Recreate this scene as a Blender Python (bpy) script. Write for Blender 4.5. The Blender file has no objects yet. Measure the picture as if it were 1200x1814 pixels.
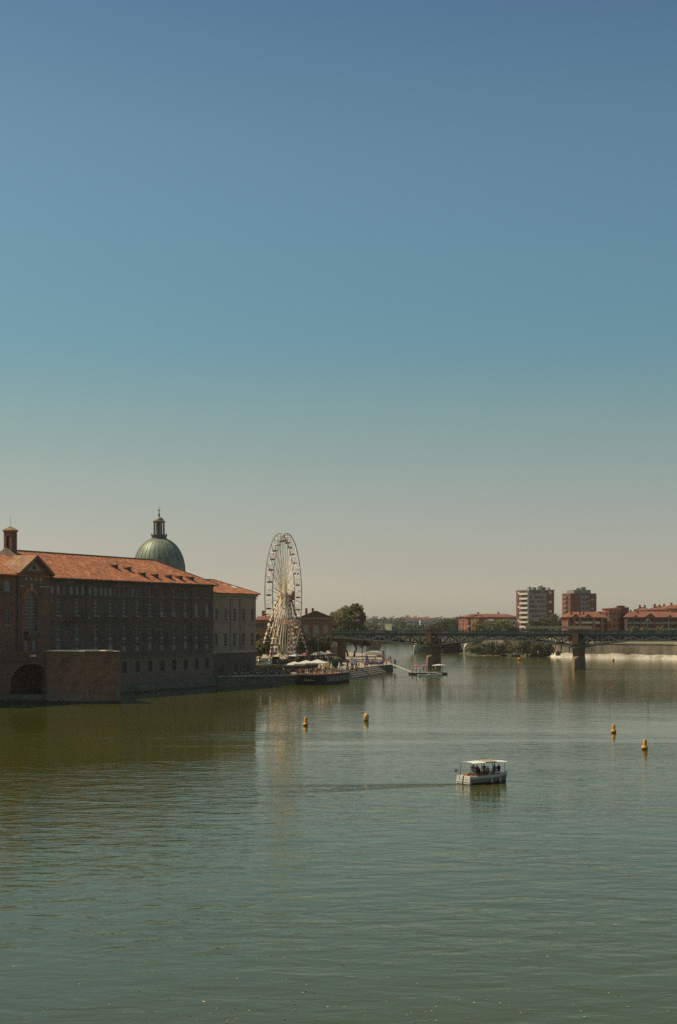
import bpy, bmesh, math, random
from mathutils import Vector, Matrix, noise

# ------------------------------------------------------------------ camera, sky, sun, exposure
sc = bpy.context.scene
col = sc.collection
rad = math.radians
RN = random.Random(11)

HC, FPX, HOR = 16.0, 2500.0, 1103.0        # camera height, focal length and horizon row on the 1200 px wide photograph
cam_d = bpy.data.cameras.new('camera')
cam_d.sensor_fit = 'HORIZONTAL'; cam_d.sensor_width = 24.0; cam_d.lens = 50.0
cam_d.shift_y = (HOR - 907.0) / 1200.0
cam_d.clip_start = 0.5; cam_d.clip_end = 9000
cam = bpy.data.objects.new('camera', cam_d); col.objects.link(cam)
cam.location = (0, 0, HC); cam.rotation_euler = (rad(90), 0, 0)
sc.camera = cam

SUN_EL = 56.0
SUN_FROM = Vector((-0.97, 0.22, 0)).normalized()            # horizontal direction towards the sun
w = bpy.data.worlds.new('World'); sc.world = w; w.use_nodes = True
nt = w.node_tree; nt.nodes.clear()
sky = nt.nodes.new('ShaderNodeTexSky'); sky.sky_type = 'NISHITA'; sky.sun_disc = False
sky.sun_elevation = rad(SUN_EL)
sky.sun_rotation = math.atan2(SUN_FROM.x, SUN_FROM.y)
sky.altitude = 100; sky.air_density = 1.0; sky.dust_density = 2.2; sky.ozone_density = 1.6
bg = nt.nodes.new('ShaderNodeBackground'); bg.inputs['Strength'].default_value = 0.15
ow = nt.nodes.new('ShaderNodeOutputWorld')
# the photograph's warm rendering of the air: one even tint for each elevation, all round the sky
geo = nt.nodes.new('ShaderNodeTexCoord'); sxyz = nt.nodes.new('ShaderNodeSeparateXYZ'); nt.links.new(geo.outputs['Generated'], sxyz.inputs[0])
ramp_ = nt.nodes.new('ShaderNodeValToRGB'); els = ramp_.color_ramp.elements
SKY_TINT = [(0.0000, (1.800, 1.680, 1.520)), (0.0050, (1.644, 1.552, 1.419)), (0.0100, (1.486, 1.410, 1.303)), (0.0170, (1.316, 1.248, 1.169)), (0.0250, (1.143, 1.076, 1.024)), (0.0330, (0.995, 0.926, 0.891)), (0.0410, (0.885, 0.818, 0.784)), (0.0520, (0.807, 0.745, 0.696)), (0.0650, (0.746, 0.691, 0.620)), (0.0800, (0.691, 0.649, 0.557)), (0.1000, (0.643, 0.622, 0.515)), (0.1125, (0.604, 0.608, 0.494)), (0.1250, (0.571, 0.602, 0.485)), (0.1375, (0.539, 0.597, 0.482)), (0.1500, (0.505, 0.592, 0.483)), (0.1625, (0.470, 0.586, 0.487)), (0.1750, (0.438, 0.581, 0.492)), (0.1875, (0.415, 0.578, 0.498)), (0.2000, (0.405, 0.576, 0.503)), (0.2200, (0.406, 0.577, 0.509)), (0.2382, (0.412, 0.579, 0.514)), (0.2564, (0.420, 0.582, 0.519)), (0.2746, (0.427, 0.585, 0.523)), (0.2928, (0.431, 0.586, 0.525)), (0.3110, (0.430, 0.583, 0.525)), (0.3292, (0.422, 0.573, 0.522)), (0.3474, (0.407, 0.555, 0.517)), (0.3656, (0.388, 0.533, 0.510)), (0.3838, (0.367, 0.509, 0.502)), (0.4020, (0.347, 0.485, 0.495))]
els[0].position = 0; els[0].color = (*SKY_TINT[0][1], 1); els[1].position = SKY_TINT[-1][0]; els[1].color = (*SKY_TINT[-1][1], 1)
for p_, c_ in SKY_TINT[1:-1]: e_ = els.new(p_); e_.color = (*c_, 1)
nt.links.new(sxyz.outputs[2], ramp_.inputs[0])
tint = nt.nodes.new('ShaderNodeMix'); tint.data_type = 'RGBA'; tint.blend_type = 'MULTIPLY'; tint.inputs[0].default_value = 1.0
nt.links.new(sky.outputs[0], tint.inputs[6]); nt.links.new(ramp_.outputs[0], tint.inputs[7])
nt.links.new(tint.outputs[2], bg.inputs['Color']); nt.links.new(bg.outputs[0], ow.inputs['Surface'])

sun_d = bpy.data.lights.new('sun', 'SUN'); sun_d.energy = 4.6; sun_d.angle = rad(0.5); sun_d.color = (1.0, 0.83, 0.60)
sun = bpy.data.objects.new('sun', sun_d); col.objects.link(sun)
sdir = SUN_FROM * math.cos(rad(SUN_EL)) + Vector((0, 0, math.sin(rad(SUN_EL))))
sun.rotation_euler = sdir.to_track_quat('Z', 'Y').to_euler(); sun.location = (-60, 40, 120)

vs = sc.view_settings
vs.view_transform = 'Standard'; vs.look = 'None'; vs.exposure = 0.0; vs.gamma = 1.0; vs.use_curve_mapping = False
sc.cycles.use_denoising = False
sc.cycles.max_bounces = 6; sc.cycles.volume_bounces = 1; sc.cycles.transparent_max_bounces = 8
sc.cycles.caustics_reflective = False; sc.cycles.caustics_refractive = False
sc.cycles.sample_clamp_indirect = 4.0

# ------------------------------------------------------------------ helpers
def P(px, py, z=0.0):                       # the point at height z that stands at this place in the photograph
    d = (HC - z) * FPX / (py - HOR)
    return Vector(((px - 600.0) / FPX * d, d, z))
def Q(px, py, d):                           # the point at distance d
    return Vector(((px - 600.0) / FPX * d, d, HC - (py - HOR) * d / FPX))

def tag(o, label=None, cat=None, group=None, kind=None):
    if label: o['label'] = label
    if cat: o['category'] = cat
    if group: o['group'] = group
    if kind: o['kind'] = kind
    return o
def empty(name, loc=(0, 0, 0), rz=0.0, label=None, cat=None, group=None):
    o = bpy.data.objects.new(name, None); col.objects.link(o)
    o.location = loc; o.rotation_euler = (0, 0, rz); o.empty_display_size = 0.5
    return tag(o, label, cat, group)
def place(name, mesh, parent=None, loc=(0, 0, 0), rz=0.0, s=None):
    o = bpy.data.objects.new(name, mesh); col.objects.link(o)
    o.parent = parent; o.location = loc; o.rotation_euler = (0, 0, rz)
    if s is not None: o.scale = s if hasattr(s, '__len__') else (s, s, s)
    return o

class MB:
    def __init__(self): self.v = []; self.f = []; self.m = []
    def poly(self, pts, m=0):
        n = len(self.v); self.v += [tuple(p) for p in pts]; self.f.append(tuple(range(n, n + len(pts)))); self.m.append(m)
    def box(self, x0, x1, y0, y1, z0, z1, m=0):
        n = len(self.v)
        self.v += [(x0,y0,z0),(x1,y0,z0),(x1,y1,z0),(x0,y1,z0),(x0,y0,z1),(x1,y0,z1),(x1,y1,z1),(x0,y1,z1)]
        for q in ((0,3,2,1),(4,5,6,7),(0,1,5,4),(1,2,6,5),(2,3,7,6),(3,0,4,7)):
            self.f.append(tuple(n + i for i in q)); self.m.append(m)
    def prism(self, pts, z0, z1, m=0, scale_top=1.0, mtop=None):
        n = len(self.v); k = len(pts)
        cx = sum(p[0] for p in pts) / k; cy = sum(p[1] for p in pts) / k
        self.v += [(p[0], p[1], z0) for p in pts]
        self.v += [(cx + (p[0] - cx) * scale_top, cy + (p[1] - cy) * scale_top, z1) for p in pts]
        for i in range(k):
            j = (i + 1) % k; self.f.append((n + i, n + j, n + k + j, n + k + i)); self.m.append(m)
        self.f.append(tuple(n + k + i for i in range(k))); self.m.append(m if mtop is None else mtop)
        self.f.append(tuple(n + k - 1 - i for i in range(k))); self.m.append(m)
    def loft(self, rings, m=0, caps=True):
        n = len(self.v); k = len(rings[0])
        for r in rings: self.v += [tuple(p) for p in r]
        for a in range(len(rings) - 1):
            for i in range(k):
                j = (i + 1) % k
                self.f.append((n + a*k + i, n + a*k + j, n + (a+1)*k + j, n + (a+1)*k + i)); self.m.append(m)
        if caps:
            self.f.append(tuple(n + k - 1 - i for i in range(k))); self.m.append(m)
            b = n + (len(rings) - 1) * k
            self.f.append(tuple(b + i for i in range(k))); self.m.append(m)
    def lathe(self, prof, n=16, c=(0, 0), m=0):
        self.loft([[(c[0] + r * math.cos(2*math.pi*i/n), c[1] + r * math.sin(2*math.pi*i/n), z) for i in range(n)] for r, z in prof], m)
    def tube(self, pts, rs, n=6, m=0):
        rings = []
        for i, p in enumerate(pts):
            p = Vector(p)
            a = Vector(pts[max(i-1, 0)]); b = Vector(pts[min(i+1, len(pts)-1)])
            t = (b - a).normalized()
            u = t.cross(Vector((0, 0, 1)))
            if u.length < 1e-3: u = Vector((1, 0, 0))
            u.normalize(); v_ = t.cross(u)
            r = rs[i] if hasattr(rs, '__len__') else rs
            rings.append([p + u * (r * math.cos(2*math.pi*k/n)) + v_ * (r * math.sin(2*math.pi*k/n)) for k in range(n)])
        self.loft(rings, m)
    def mesh(self, name, mats, smooth=False):
        me = bpy.data.meshes.new(name)
        me.from_pydata(self.v, [], self.f); me.validate()
        if not isinstance(mats, (list, tuple)): mats = [mats]
        for mm in mats: me.materials.append(mm)
        if len(mats) > 1 and len(me.polygons) == len(self.m): me.polygons.foreach_set('material_index', self.m)
        bm = bmesh.new(); bm.from_mesh(me); bmesh.ops.recalc_face_normals(bm, faces=bm.faces); bm.to_mesh(me); bm.free()
        if smooth:
            me.polygons.foreach_set('use_smooth', [True] * len(me.polygons))
            try: me.set_sharp_from_angle(angle=rad(40))
            except Exception: pass
        me.update(); return me
    def build(self, name, mats, parent=None, loc=(0, 0, 0), rz=0.0, smooth=False):
        return place(name, self.mesh(name, mats, smooth), parent, loc, rz)

_beam = {}
def beam(name, p0, p1, wd, ht, m, parent):
    """a straight bar between two points: copies of one unit bar"""
    if m.name not in _beam:
        b = MB(); b.box(-.5, .5, -.5, .5, 0, 1); _beam[m.name] = b.mesh('bar', m)
    p0, p1 = Vector(p0), Vector(p1); t = p1 - p0; L = t.length; t.normalize()
    up = Vector((0, 0, 1)) if abs(t.z) < .99 else Vector((0, 1, 0))
    u = up.cross(t).normalized(); v_ = t.cross(u)
    o = bpy.data.objects.new(name, _beam[m.name]); col.objects.link(o); o.parent = parent
    M_ = Matrix((u * wd, v_ * ht, t * L)).transposed().to_4x4(); M_.translation = p0
    o.matrix_basis = M_
    return o

# ------------------------------------------------------------------ materials
def mat(name, c1, c2=None, scale=1.0, rough=0.85, stain=None, stain_scale=0.12, stretch=(1, 1, 1), bump=0.0, bscale=None, metal=0.0, spec=0.3, island=0.0, trans=0.0):
    m = bpy.data.materials.new(name); m.use_nodes = True
    n = m.node_tree.nodes; l = m.node_tree.links; bs = n['Principled BSDF']
    bs.inputs['Roughness'].default_value = rough; bs.inputs['Metallic'].default_value = metal
    bs.inputs['Specular IOR Level'].default_value = spec
    cur = None
    tc = n.new('ShaderNodeTexCoord'); mp = n.new('ShaderNodeMapping'); mp.inputs['Scale'].default_value = stretch
    l.new(tc.outputs['Object'], mp.inputs['Vector'])
    if c2 is None:
        bs.inputs['Base Color'].default_value = (*c1, 1)
    else:
        nz = n.new('ShaderNodeTexNoise'); nz.inputs['Scale'].default_value = scale; nz.inputs['Detail'].default_value = 5; nz.inputs['Roughness'].default_value = .65
        l.new(mp.outputs[0], nz.inputs['Vector'])
        rp = n.new('ShaderNodeValToRGB'); rp.color_ramp.elements[0].position = .36; rp.color_ramp.elements[1].position = .64
        rp.color_ramp.elements[0].color = (*c1, 1); rp.color_ramp.elements[1].color = (*c2, 1)
        l.new(nz.outputs['Fac'], rp.inputs[0]); cur = rp.outputs[0]
        if stain is not None:
            n2 = n.new('ShaderNodeTexNoise'); n2.inputs['Scale'].default_value = stain_scale; n2.inputs['Detail'].default_value = 6; n2.inputs['Roughness'].default_value = .7
            l.new(mp.outputs[0], n2.inputs['Vector'])
            r2 = n.new('ShaderNodeMapRange'); r2.inputs[1].default_value = .48; r2.inputs[2].default_value = .66; l.new(n2.outputs['Fac'], r2.inputs[0])
            mx = n.new('ShaderNodeMix'); mx.data_type = 'RGBA'; l.new(r2.outputs[0], mx.inputs[0]); l.new(cur, mx.inputs[6]); mx.inputs[7].default_value = (*stain, 1); cur = mx.outputs[2]
        if island:
            ge = n.new('ShaderNodeNewGeometry'); hv = n.new('ShaderNodeHueSaturation')
            mr = n.new('ShaderNodeMapRange'); mr.inputs[3].default_value = 1 - island; mr.inputs[4].default_value = 1 + island
            l.new(ge.outputs['Random Per Island'], mr.inputs[0]); l.new(mr.outputs[0], hv.inputs['Value']); l.new(cur, hv.inputs['Color']); cur = hv.outputs[0]
        l.new(cur, bs.inputs['Base Color'])
    if bump:
        nb = n.new('ShaderNodeTexNoise'); nb.inputs['Scale'].default_value = bscale or scale * 3; nb.inputs['Detail'].default_value = 4
        l.new(mp.outputs[0], nb.inputs['Vector']); bp = n.new('ShaderNodeBump'); bp.inputs['Strength'].default_value = 1; bp.inputs['Distance'].default_value = bump
        l.new(nb.outputs['Fac'], bp.inputs['Height']); l.new(bp.outputs[0], bs.inputs['Normal'])
    if trans:
        tr = n.new('ShaderNodeBsdfTranslucent'); ms = n.new('ShaderNodeMixShader'); ms.inputs[0].default_value = trans
        if cur is not None: l.new(cur, tr.inputs['Color'])
        else: tr.inputs['Color'].default_value = (*c1, 1)
        l.new(bs.outputs[0], ms.inputs[1]); l.new(tr.outputs[0], ms.inputs[2]); l.new(ms.outputs[0], n['Material Output'].inputs['Surface'])
    return m

def tile_mat(name, c1, c2, c3, axis='X', period=0.42):
    """Roman roof tiles: rows running down the slope, each tile its own shade"""
    m = bpy.data.materials.new(name); m.use_nodes = True
    n = m.node_tree.nodes; l = m.node_tree.links; bs = n['Principled BSDF']; bs.inputs['Roughness'].default_value = .9; bs.inputs['Specular IOR Level'].default_value = .2
    tc = n.new('ShaderNodeTexCoord')
    vo = n.new('ShaderNodeTexVoronoi'); vo.inputs['Scale'].default_value = 1.9; l.new(tc.outputs['Object'], vo.inputs['Vector'])
    bw = n.new('ShaderNodeSeparateColor'); l.new(vo.outputs['Color'], bw.inputs[0])
    rp = n.new('ShaderNodeValToRGB'); e = rp.color_ramp.elements
    e[0].position = 0; e[0].color = (*c1, 1); e[1].position = 1; e[1].color = (*c3, 1); x = e.new(.5); x.color = (*c2, 1)
    l.new(bw.outputs[0], rp.inputs[0])
    nz = n.new('ShaderNodeTexNoise'); nz.inputs['Scale'].default_value = .22; nz.inputs['Detail'].default_value = 6; nz.inputs['Roughness'].default_value = .7; l.new(tc.outputs['Object'], nz.inputs['Vector'])
    mr = n.new('ShaderNodeMapRange'); mr.inputs[1].default_value = .4; mr.inputs[2].default_value = .7; mr.inputs[3].default_value = .0; mr.inputs[4].default_value = .6; l.new(nz.outputs['Fac'], mr.inputs[0])
    mx = n.new('ShaderNodeMix'); mx.data_type = 'RGBA'; l.new(mr.outputs[0], mx.inputs[0]); l.new(rp.outputs[0], mx.inputs[6]); mx.inputs[7].default_value = (c1[0]*.75, c1[1]*.8, c1[2]*.85, 1)
    l.new(mx.outputs[2], bs.inputs['Base Color'])
    wv = n.new('ShaderNodeTexWave'); wv.bands_direction = axis; wv.inputs['Scale'].default_value = 0.314 / period; l.new(tc.outputs['Object'], wv.inputs['Vector'])
    wv.inputs['Distortion'].default_value = .6
    bp = n.new('ShaderNodeBump'); bp.inputs['Distance'].default_value = .06; bp.inputs['Strength'].default_value = 1; l.new(wv.outputs['Fac'], bp.inputs['Height']); l.new(bp.outputs[0], bs.inputs['Normal'])
    return m

M = {}
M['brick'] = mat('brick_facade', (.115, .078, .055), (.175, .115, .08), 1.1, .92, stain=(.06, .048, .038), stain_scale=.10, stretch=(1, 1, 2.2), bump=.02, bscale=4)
M['brick_red'] = mat('brick_red', (.165, .083, .052), (.25, .125, .078), 1.2, .92, stain=(.11, .07, .048), stain_scale=.12, stretch=(1, 1, 2), bump=.02, bscale=4)
M['brick_bastion'] = mat('brick_bastion', (.20, .095, .055), (.30, .15, .09), .9, .92, stain=(.105, .062, .04), stain_scale=.16, stretch=(1, 1, 1.6), bump=.03, bscale=3)
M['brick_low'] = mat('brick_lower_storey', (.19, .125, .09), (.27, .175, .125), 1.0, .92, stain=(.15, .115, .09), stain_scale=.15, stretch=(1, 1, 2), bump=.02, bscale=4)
M['brick_bright'] = mat('brick_bright', (.33, .12, .07), (.42, .165, .10), .8, .9, stain=(.27, .11, .07), stain_scale=.1)
M['stone'] = mat('stone', (.30, .25, .18), (.42, .35, .26), .8, .9, stain=(.22, .18, .13), stain_scale=.2, bump=.03)
M['repair'] = mat('old_repair', (.20, .14, .095), (.27, .20, .135), .5, .92, stain=(.13, .085, .055), stain_scale=.5)
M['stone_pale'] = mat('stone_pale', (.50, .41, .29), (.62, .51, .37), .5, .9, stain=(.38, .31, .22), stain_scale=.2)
M['stone_dark'] = mat('stone_plinth', (.12, .105, .07), (.19, .16, .11), .6, .9, stain=(.07, .065, .042), stain_scale=.25, stretch=(1, 1, 2.5), bump=.04)
M['plaster'] = mat('facade_plaster', (.32, .225, .155), (.39, .285, .20), .9, .92, stain=(.25, .175, .125), stain_scale=.12, stretch=(1.4, 1.4, .6))
M['algae'] = mat('algae_band', (.035, .033, .022), (.06, .055, .035), 1.5, .7)
M['tile'] = tile_mat('roof_tile', (.24, .088, .040), (.44, .155, .066), (.63, .27, .13))
M['tile_far'] = tile_mat('roof_tile_far', (.16, .068, .042), (.25, .10, .058), (.34, .14, .08))
M['tile_dull'] = tile_mat('roof_tile_old', (.24, .125, .065), (.31, .17, .09), (.40, .24, .14))
M['glass'] = mat('window_glass', (.016, .018, .018), rough=.08, spec=.3)
M['glass_far'] = mat('window_glass_far', (.05, .05, .05), rough=.25, spec=.5)
M['frame'] = mat('window_frame', (.36, .34, .29), (.44, .41, .35), 3, .7)
M['blind'] = mat('window_blind', (.24, .23, .20), (.30, .285, .25), 2, .8)
M['shutter'] = mat('shutter_brown', (.07, .045, .035), (.10, .065, .045), 2, .8)
M['copper'] = mat('dome_copper', (.17, .205, .135), (.25, .275, .185), .7, .55, stain=(.10, .13, .10), stain_scale=.3, stretch=(1, 1, .3), spec=.4, metal=.22)
M['lead'] = mat('lead_dark', (.075, .075, .065), (.11, .11, .09), 1, .55, spec=.5)
M['bronze'] = mat('lantern_bronze', (.20, .17, .11), (.26, .22, .14), 1.5, .5, spec=.5)
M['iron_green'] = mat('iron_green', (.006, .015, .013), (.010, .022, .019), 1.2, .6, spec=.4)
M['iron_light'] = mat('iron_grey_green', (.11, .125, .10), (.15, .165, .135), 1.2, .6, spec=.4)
M['pier'] = mat('pier_masonry', (.15, .085, .05), (.21, .12, .07), .7, .9, stain=(.105, .064, .04), stain_scale=.2, bump=.03)
M['pier_foot'] = mat('pier_foot_masonry', (.24, .15, .09), (.33, .21, .13), .7, .9, stain=(.15, .10, .065), stain_scale=.25, bump=.03)
M['asphalt'] = mat('asphalt', (.05, .05, .048), (.07, .068, .065), 2, .95)
M['paving'] = mat('quay_paving', (.30, .24, .165), (.39, .31, .215), .5, .95, stain=(.24, .195, .135), stain_scale=.12)
M['ground'] = mat('dry_ground', (.20, .17, .10), (.28, .23, .14), .15, .95, stain=(.12, .13, .06), stain_scale=.03)
M['grass'] = mat('bank_grass', (.05, .052, .024), (.09, .085, .042), .2, .95, stain=(.12, .10, .06), stain_scale=.08)
M['wall_lime'] = mat('embankment_stone', (.17, .135, .092), (.28, .22, .15), .25, .92, stain=(.09, .075, .055), stain_scale=.09, stretch=(1.5, 1.5, .7), bump=.05)
M['wall_foot'] = mat('embankment_foot', (.58, .51, .39), (.72, .64, .50), .4, .92, stain=(.34, .28, .20), stain_scale=.14)
M['white'] = mat('white_paint', (.70, .67, .60), (.78, .75, .68), 1, .5, spec=.5)
M['white_steel'] = mat('white_steel', (.80, .66, .45), (.86, .72, .50), .6, .55, spec=.4)
M['canvas'] = mat('white_canvas', (.66, .61, .52), (.74, .69, .59), 1, .85, trans=.25)
M['canvas_tan'] = mat('tan_canvas', (.42, .34, .22), (.50, .41, .27), 1, .85, trans=.2)
M['yellow'] = mat('buoy_yellow', (.62, .27, .025), (.70, .33, .035), 2.0, .5, stain=(.48, .22, .03), stain_scale=1.5, spec=.4)
M['yellow_pale'] = mat('buoy_yellow_faded', (.60, .33, .08), (.68, .40, .12), 2.0, .6)
M['orange'] = mat('buoy_orange', (.70, .22, .05), rough=.5)
M['hull_dark'] = mat('hull_navy', (.008, .010, .015), (.013, .016, .022), .5, .6, spec=.12)
M['hull_black'] = mat('hull_rubber', (.012, .012, .012), rough=.5)
M['hull_grey'] = mat('hull_grey', (.045, .05, .055), (.065, .07, .075), .5, .5, spec=.5)
M['wood'] = mat('wood_teak', (.30, .15, .065), (.40, .21, .095), 2.5, .6, stretch=(1, 6, 1))
M['wood_dark'] = mat('wood_old', (.06, .045, .032), (.10, .075, .052), 2, .9)
M['alu'] = mat('aluminium_pole', (.30, .28, .24), rough=.4, metal=.7)
M['dark'] = mat('dark_metal', (.02, .02, .02), rough=.5)
M['red'] = mat('red_paint', (.42, .045, .03), rough=.55)
M['red_disc'] = mat('red_disc', (.30, .09, .05), (.38, .12, .07), 1.5, .6)
M['gondola'] = mat('gondola_red', (.30, .11, .06), (.36, .15, .09), 1.5, .6)
M['rim_steel'] = mat('rim_steel', (.17, .17, .15), (.22, .22, .19), .6, .55)
M['sign_red'] = mat('sign_red', (.30, .03, .03), rough=.6)
M['pink'] = mat('banner_pink', (.52, .27, .30), (.60, .34, .37), 1.5, .8, trans=.3)
M['mauve'] = mat('cloth_mauve', (.17, .13, .22), (.22, .17, .28), 1.5, .85)
M['bark'] = mat('bark', (.07, .055, .04), (.11, .085, .06), 2, .95, stretch=(1, 1, .3), bump=.04)
M['leaf'] = mat('leaves', (.14, .128, .042), (.21, .185, .07), .35, .75, island=.35, trans=.3)
M['leaf_dark'] = mat('leaves_dark', (.05, .056, .02), (.085, .088, .033), .3, .75, island=.35, trans=.25)
M['leaf_far'] = mat('leaves_far', (.050, .060, .024), (.088, .094, .038), .06, .85, island=.3, trans=.2)
M['concrete'] = mat('concrete', (.30, .28, .24), (.38, .35, .30), .6, .9)
M['grey_panel'] = mat('grey_panel', (.23, .22, .20), (.29, .28, .25), .5, .8)
M['red_panel'] = mat('red_facade', (.17, .065, .042), (.23, .09, .058), .5, .9)
M['cream'] = mat('cream_render', (.58, .52, .42), (.66, .60, .49), .4, .9)

def striped(name, ca, cb, period):
    m = bpy.data.materials.new(name); m.use_nodes = True; n = m.node_tree.nodes; l = m.node_tree.links; bs = n['Principled BSDF']; bs.inputs['Roughness'].default_value = .5
    tc = n.new('ShaderNodeTexCoord'); sp = n.new('ShaderNodeSeparateXYZ'); l.new(tc.outputs['Object'], sp.inputs[0])
    ma = n.new('ShaderNodeMath'); ma.operation = 'MULTIPLY'; ma.inputs[1].default_value = period; l.new(sp.outputs[2], ma.inputs[0])
    fr = n.new('ShaderNodeMath'); fr.operation = 'FRACT'; l.new(ma.outputs[0], fr.inputs[0])
    gt = n.new('ShaderNodeMath'); gt.operation = 'GREATER_THAN'; gt.inputs[1].default_value = .5; l.new(fr.outputs[0], gt.inputs[0])
    mx = n.new('ShaderNodeMix'); mx.data_type = 'RGBA'; l.new(gt.outputs[0], mx.inputs[0]); mx.inputs[6].default_value = (*ca, 1); mx.inputs[7].default_value = (*cb, 1)
    l.new(mx.outputs[2], bs.inputs['Base Color']); return m
M['leg_stripe'] = striped('red_white_bands', (.74, .64, .50), (.34, .09, .05), 15.0)

# ------------------------------------------------------------------ water
WAKE_A = Vector((12.4, 139.6)); WAKE_D = Vector((.78, .62)).normalized()
def water_mat():
    m = bpy.data.materials.new('river_water'); m.use_nodes = True
    n = m.node_tree.nodes; l = m.node_tree.links; bs = n['Principled BSDF']
    bs.inputs['Roughness'].default_value = .035; bs.inputs['IOR'].default_value = 1.40; bs.inputs['Specular IOR Level'].default_value = .5
    tc = n.new('ShaderNodeTexCoord')
    def mapping(s, rz=0, loc=(0, 0, 0)):
        mp = n.new('ShaderNodeMapping'); mp.inputs['Scale'].default_value = s; mp.inputs['Rotation'].default_value = (0, 0, rz); mp.inputs['Location'].default_value = loc
        l.new(tc.outputs['Object'], mp.inputs['Vector']); return mp.outputs[0]
    def noise_(vec, scale, detail=3, rough=.5, dist=0):
        t = n.new('ShaderNodeTexNoise'); t.inputs['Scale'].default_value = scale; t.inputs['Detail'].default_value = detail; t.inputs['Roughness'].default_value = rough; t.inputs['Distortion'].default_value = dist
        l.new(vec, t.inputs['Vector']); return t.outputs['Fac']
    def math_(op, a, b=None, c=None):
        t = n.new('ShaderNodeMath'); t.operation = op
        for i, x in enumerate((a, b, c)):
            if x is None: continue
            if isinstance(x, (int, float)): t.inputs[i].default_value = x
            else: l.new(x, t.inputs[i])
        return t.outputs[0]
    def ramp(x, a, b, lo=0., hi=1.):
        t = n.new('ShaderNodeMapRange'); t.interpolation_type = 'SMOOTHSTEP'
        for i, v_ in zip((1, 2, 3, 4), (a, b, lo, hi)): t.inputs[i].default_value = v_
        l.new(x, t.inputs[0]); return t.outputs[0]
    # murky olive body colour
    cn = noise_(mapping((.012, .02, 1)), 1, 4)
    mx = n.new('ShaderNodeMix'); mx.data_type = 'RGBA'; l.new(ramp(cn, .35, .65), mx.inputs[0])
    mx.inputs[6].default_value = (.047, .049, .002, 1); mx.inputs[7].default_value = (.056, .059, .004, 1); l.new(mx.outputs[2], bs.inputs['Base Color'])
    # waves: swell, chop and fine ripples, crests lying across the view, with calmer and rougher areas
    sy = n.new('ShaderNodeSeparateXYZ'); l.new(tc.outputs['Object'], sy.inputs[0]); yy = sy.outputs[1]
    swell = math_('MULTIPLY', noise_(mapping((.20, .36, 1), rad(9)), 1, 2, .5, .4), .10)
    chop = math_('MULTIPLY', noise_(mapping((.42, .85, 1), rad(-7)), 1, 3, .55, .6), .060)
    rip = math_('MULTIPLY', noise_(mapping((2.0, 3.4, 1), rad(4)), 1, 2, .5, .4), .009)
    calm = ramp(noise_(mapping((.0065, .022, 1), rad(-7), (3.1, 1.7, 0)), 1, 4, .55, .5), .43, .57, .22, 1.5)
    gust = ramp(noise_(mapping((.03, .06, 1), rad(5), (7.3, 2.2, 0)), 1, 3, .5, .4), .3, .7, .75, 1.2)
    away = ramp(yy, 120, 200)
    calm = math_('ADD', math_('MULTIPLY', calm, away), math_('MULTIPLY', gust, math_('SUBTRACT', 1.0, away)))
    h = math_('MULTIPLY', math_('SUBTRACT', math_('ADD', math_('ADD', swell, chop), rip), .0845), calm)
    h = math_('MULTIPLY', h, ramp(yy, 115, 290, 1.0, .20))       # sheltered, calmer water off the quays
    l.new(ramp(yy, 140, 420, .045, .12), bs.inputs['Roughness'])       # ripples too fine to see one by one far off
    # the boat's wake: a fan of low ridges astern
    mp = n.new('ShaderNodeMapping'); mp.vector_type = 'TEXTURE'
    wa = math.atan2(-.24, -1.0)
    mp.inputs['Location'].default_value = (WAKE_A.x, WAKE_A.y, 0); mp.inputs['Rotation'].default_value = (0, 0, wa)
    l.new(tc.outputs['Object'], mp.inputs['Vector'])
    sp = n.new('ShaderNodeSeparateXYZ'); l.new(mp.outputs[0], sp.inputs[0])
    s_, t_ = sp.outputs[0], sp.outputs[1]
    ta = math_('ABSOLUTE', t_)
    q = math_('DIVIDE', math_('SUBTRACT', ta, math_('MULTIPLY', s_, .15)), math_('ADD', math_('MULTIPLY', s_, .05), .7))
    q0 = math_('DIVIDE', t_, math_('ADD', math_('MULTIPLY', s_, .07), .7))
    env = math_('ADD', math_('EXPONENT', math_('MULTIPLY', math_('MULTIPLY', q, q), -1.2)), math_('MULTIPLY', math_('EXPONENT', math_('MULTIPLY', math_('MULTIPLY', q0, q0), -1.5)), .4))
    along = math_('MULTIPLY', ramp(s_, -.3, 1.2), ramp(s_, 2, 30, 1, 0))
    wob = noise_(mapping((.8, .8, 1)), 1, 2)
    wv = math_('SINE', math_('ADD', math_('MULTIPLY', ta, 5.0), math_('ADD', math_('MULTIPLY', s_, -1.3), math_('MULTIPLY', wob, 5.0))))
    h = math_('ADD', h, math_('MULTIPLY', math_('MULTIPLY', wv, .036), math_('MULTIPLY', env, along)))
    bp = n.new('ShaderNodeBump'); bp.inputs['Strength'].default_value = 1; bp.inputs['Distance'].default_value = 1.0; l.new(h, bp.inputs['Height']); l.new(bp.outputs[0], bs.inputs['Normal'])
    return m
b = MB(); b.poly([(-1500, -280, 0), (1500, -280, 0), (1500, 1700, 0), (-1500, 1700, 0)])
tag(b.build('water', water_mat()), kind='structure')

# ------------------------------------------------------------------ land
def land(name, pts, z, mtop, mside, zlow=-1.5):
    b = MB(); b.prism([(p[0], p[1]) for p in pts], zlow, z, 1, 1.0, 0)
    return tag(b.build(name, [mtop, mside]), kind='structure')

FO = Vector((-31.4, 354.0, 0)); FU = Vector((-.458, -.889, 0)).normalized(); FN = Vector((-FU.y, FU.x, 0))   # the riverside facade: corner, along, outwards
FRZ = math.atan2(FU.y, FU.x)
def fw(t, o, z=0.0): return FO + FU * t + FN * o + Vector((0, 0, z))

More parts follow.
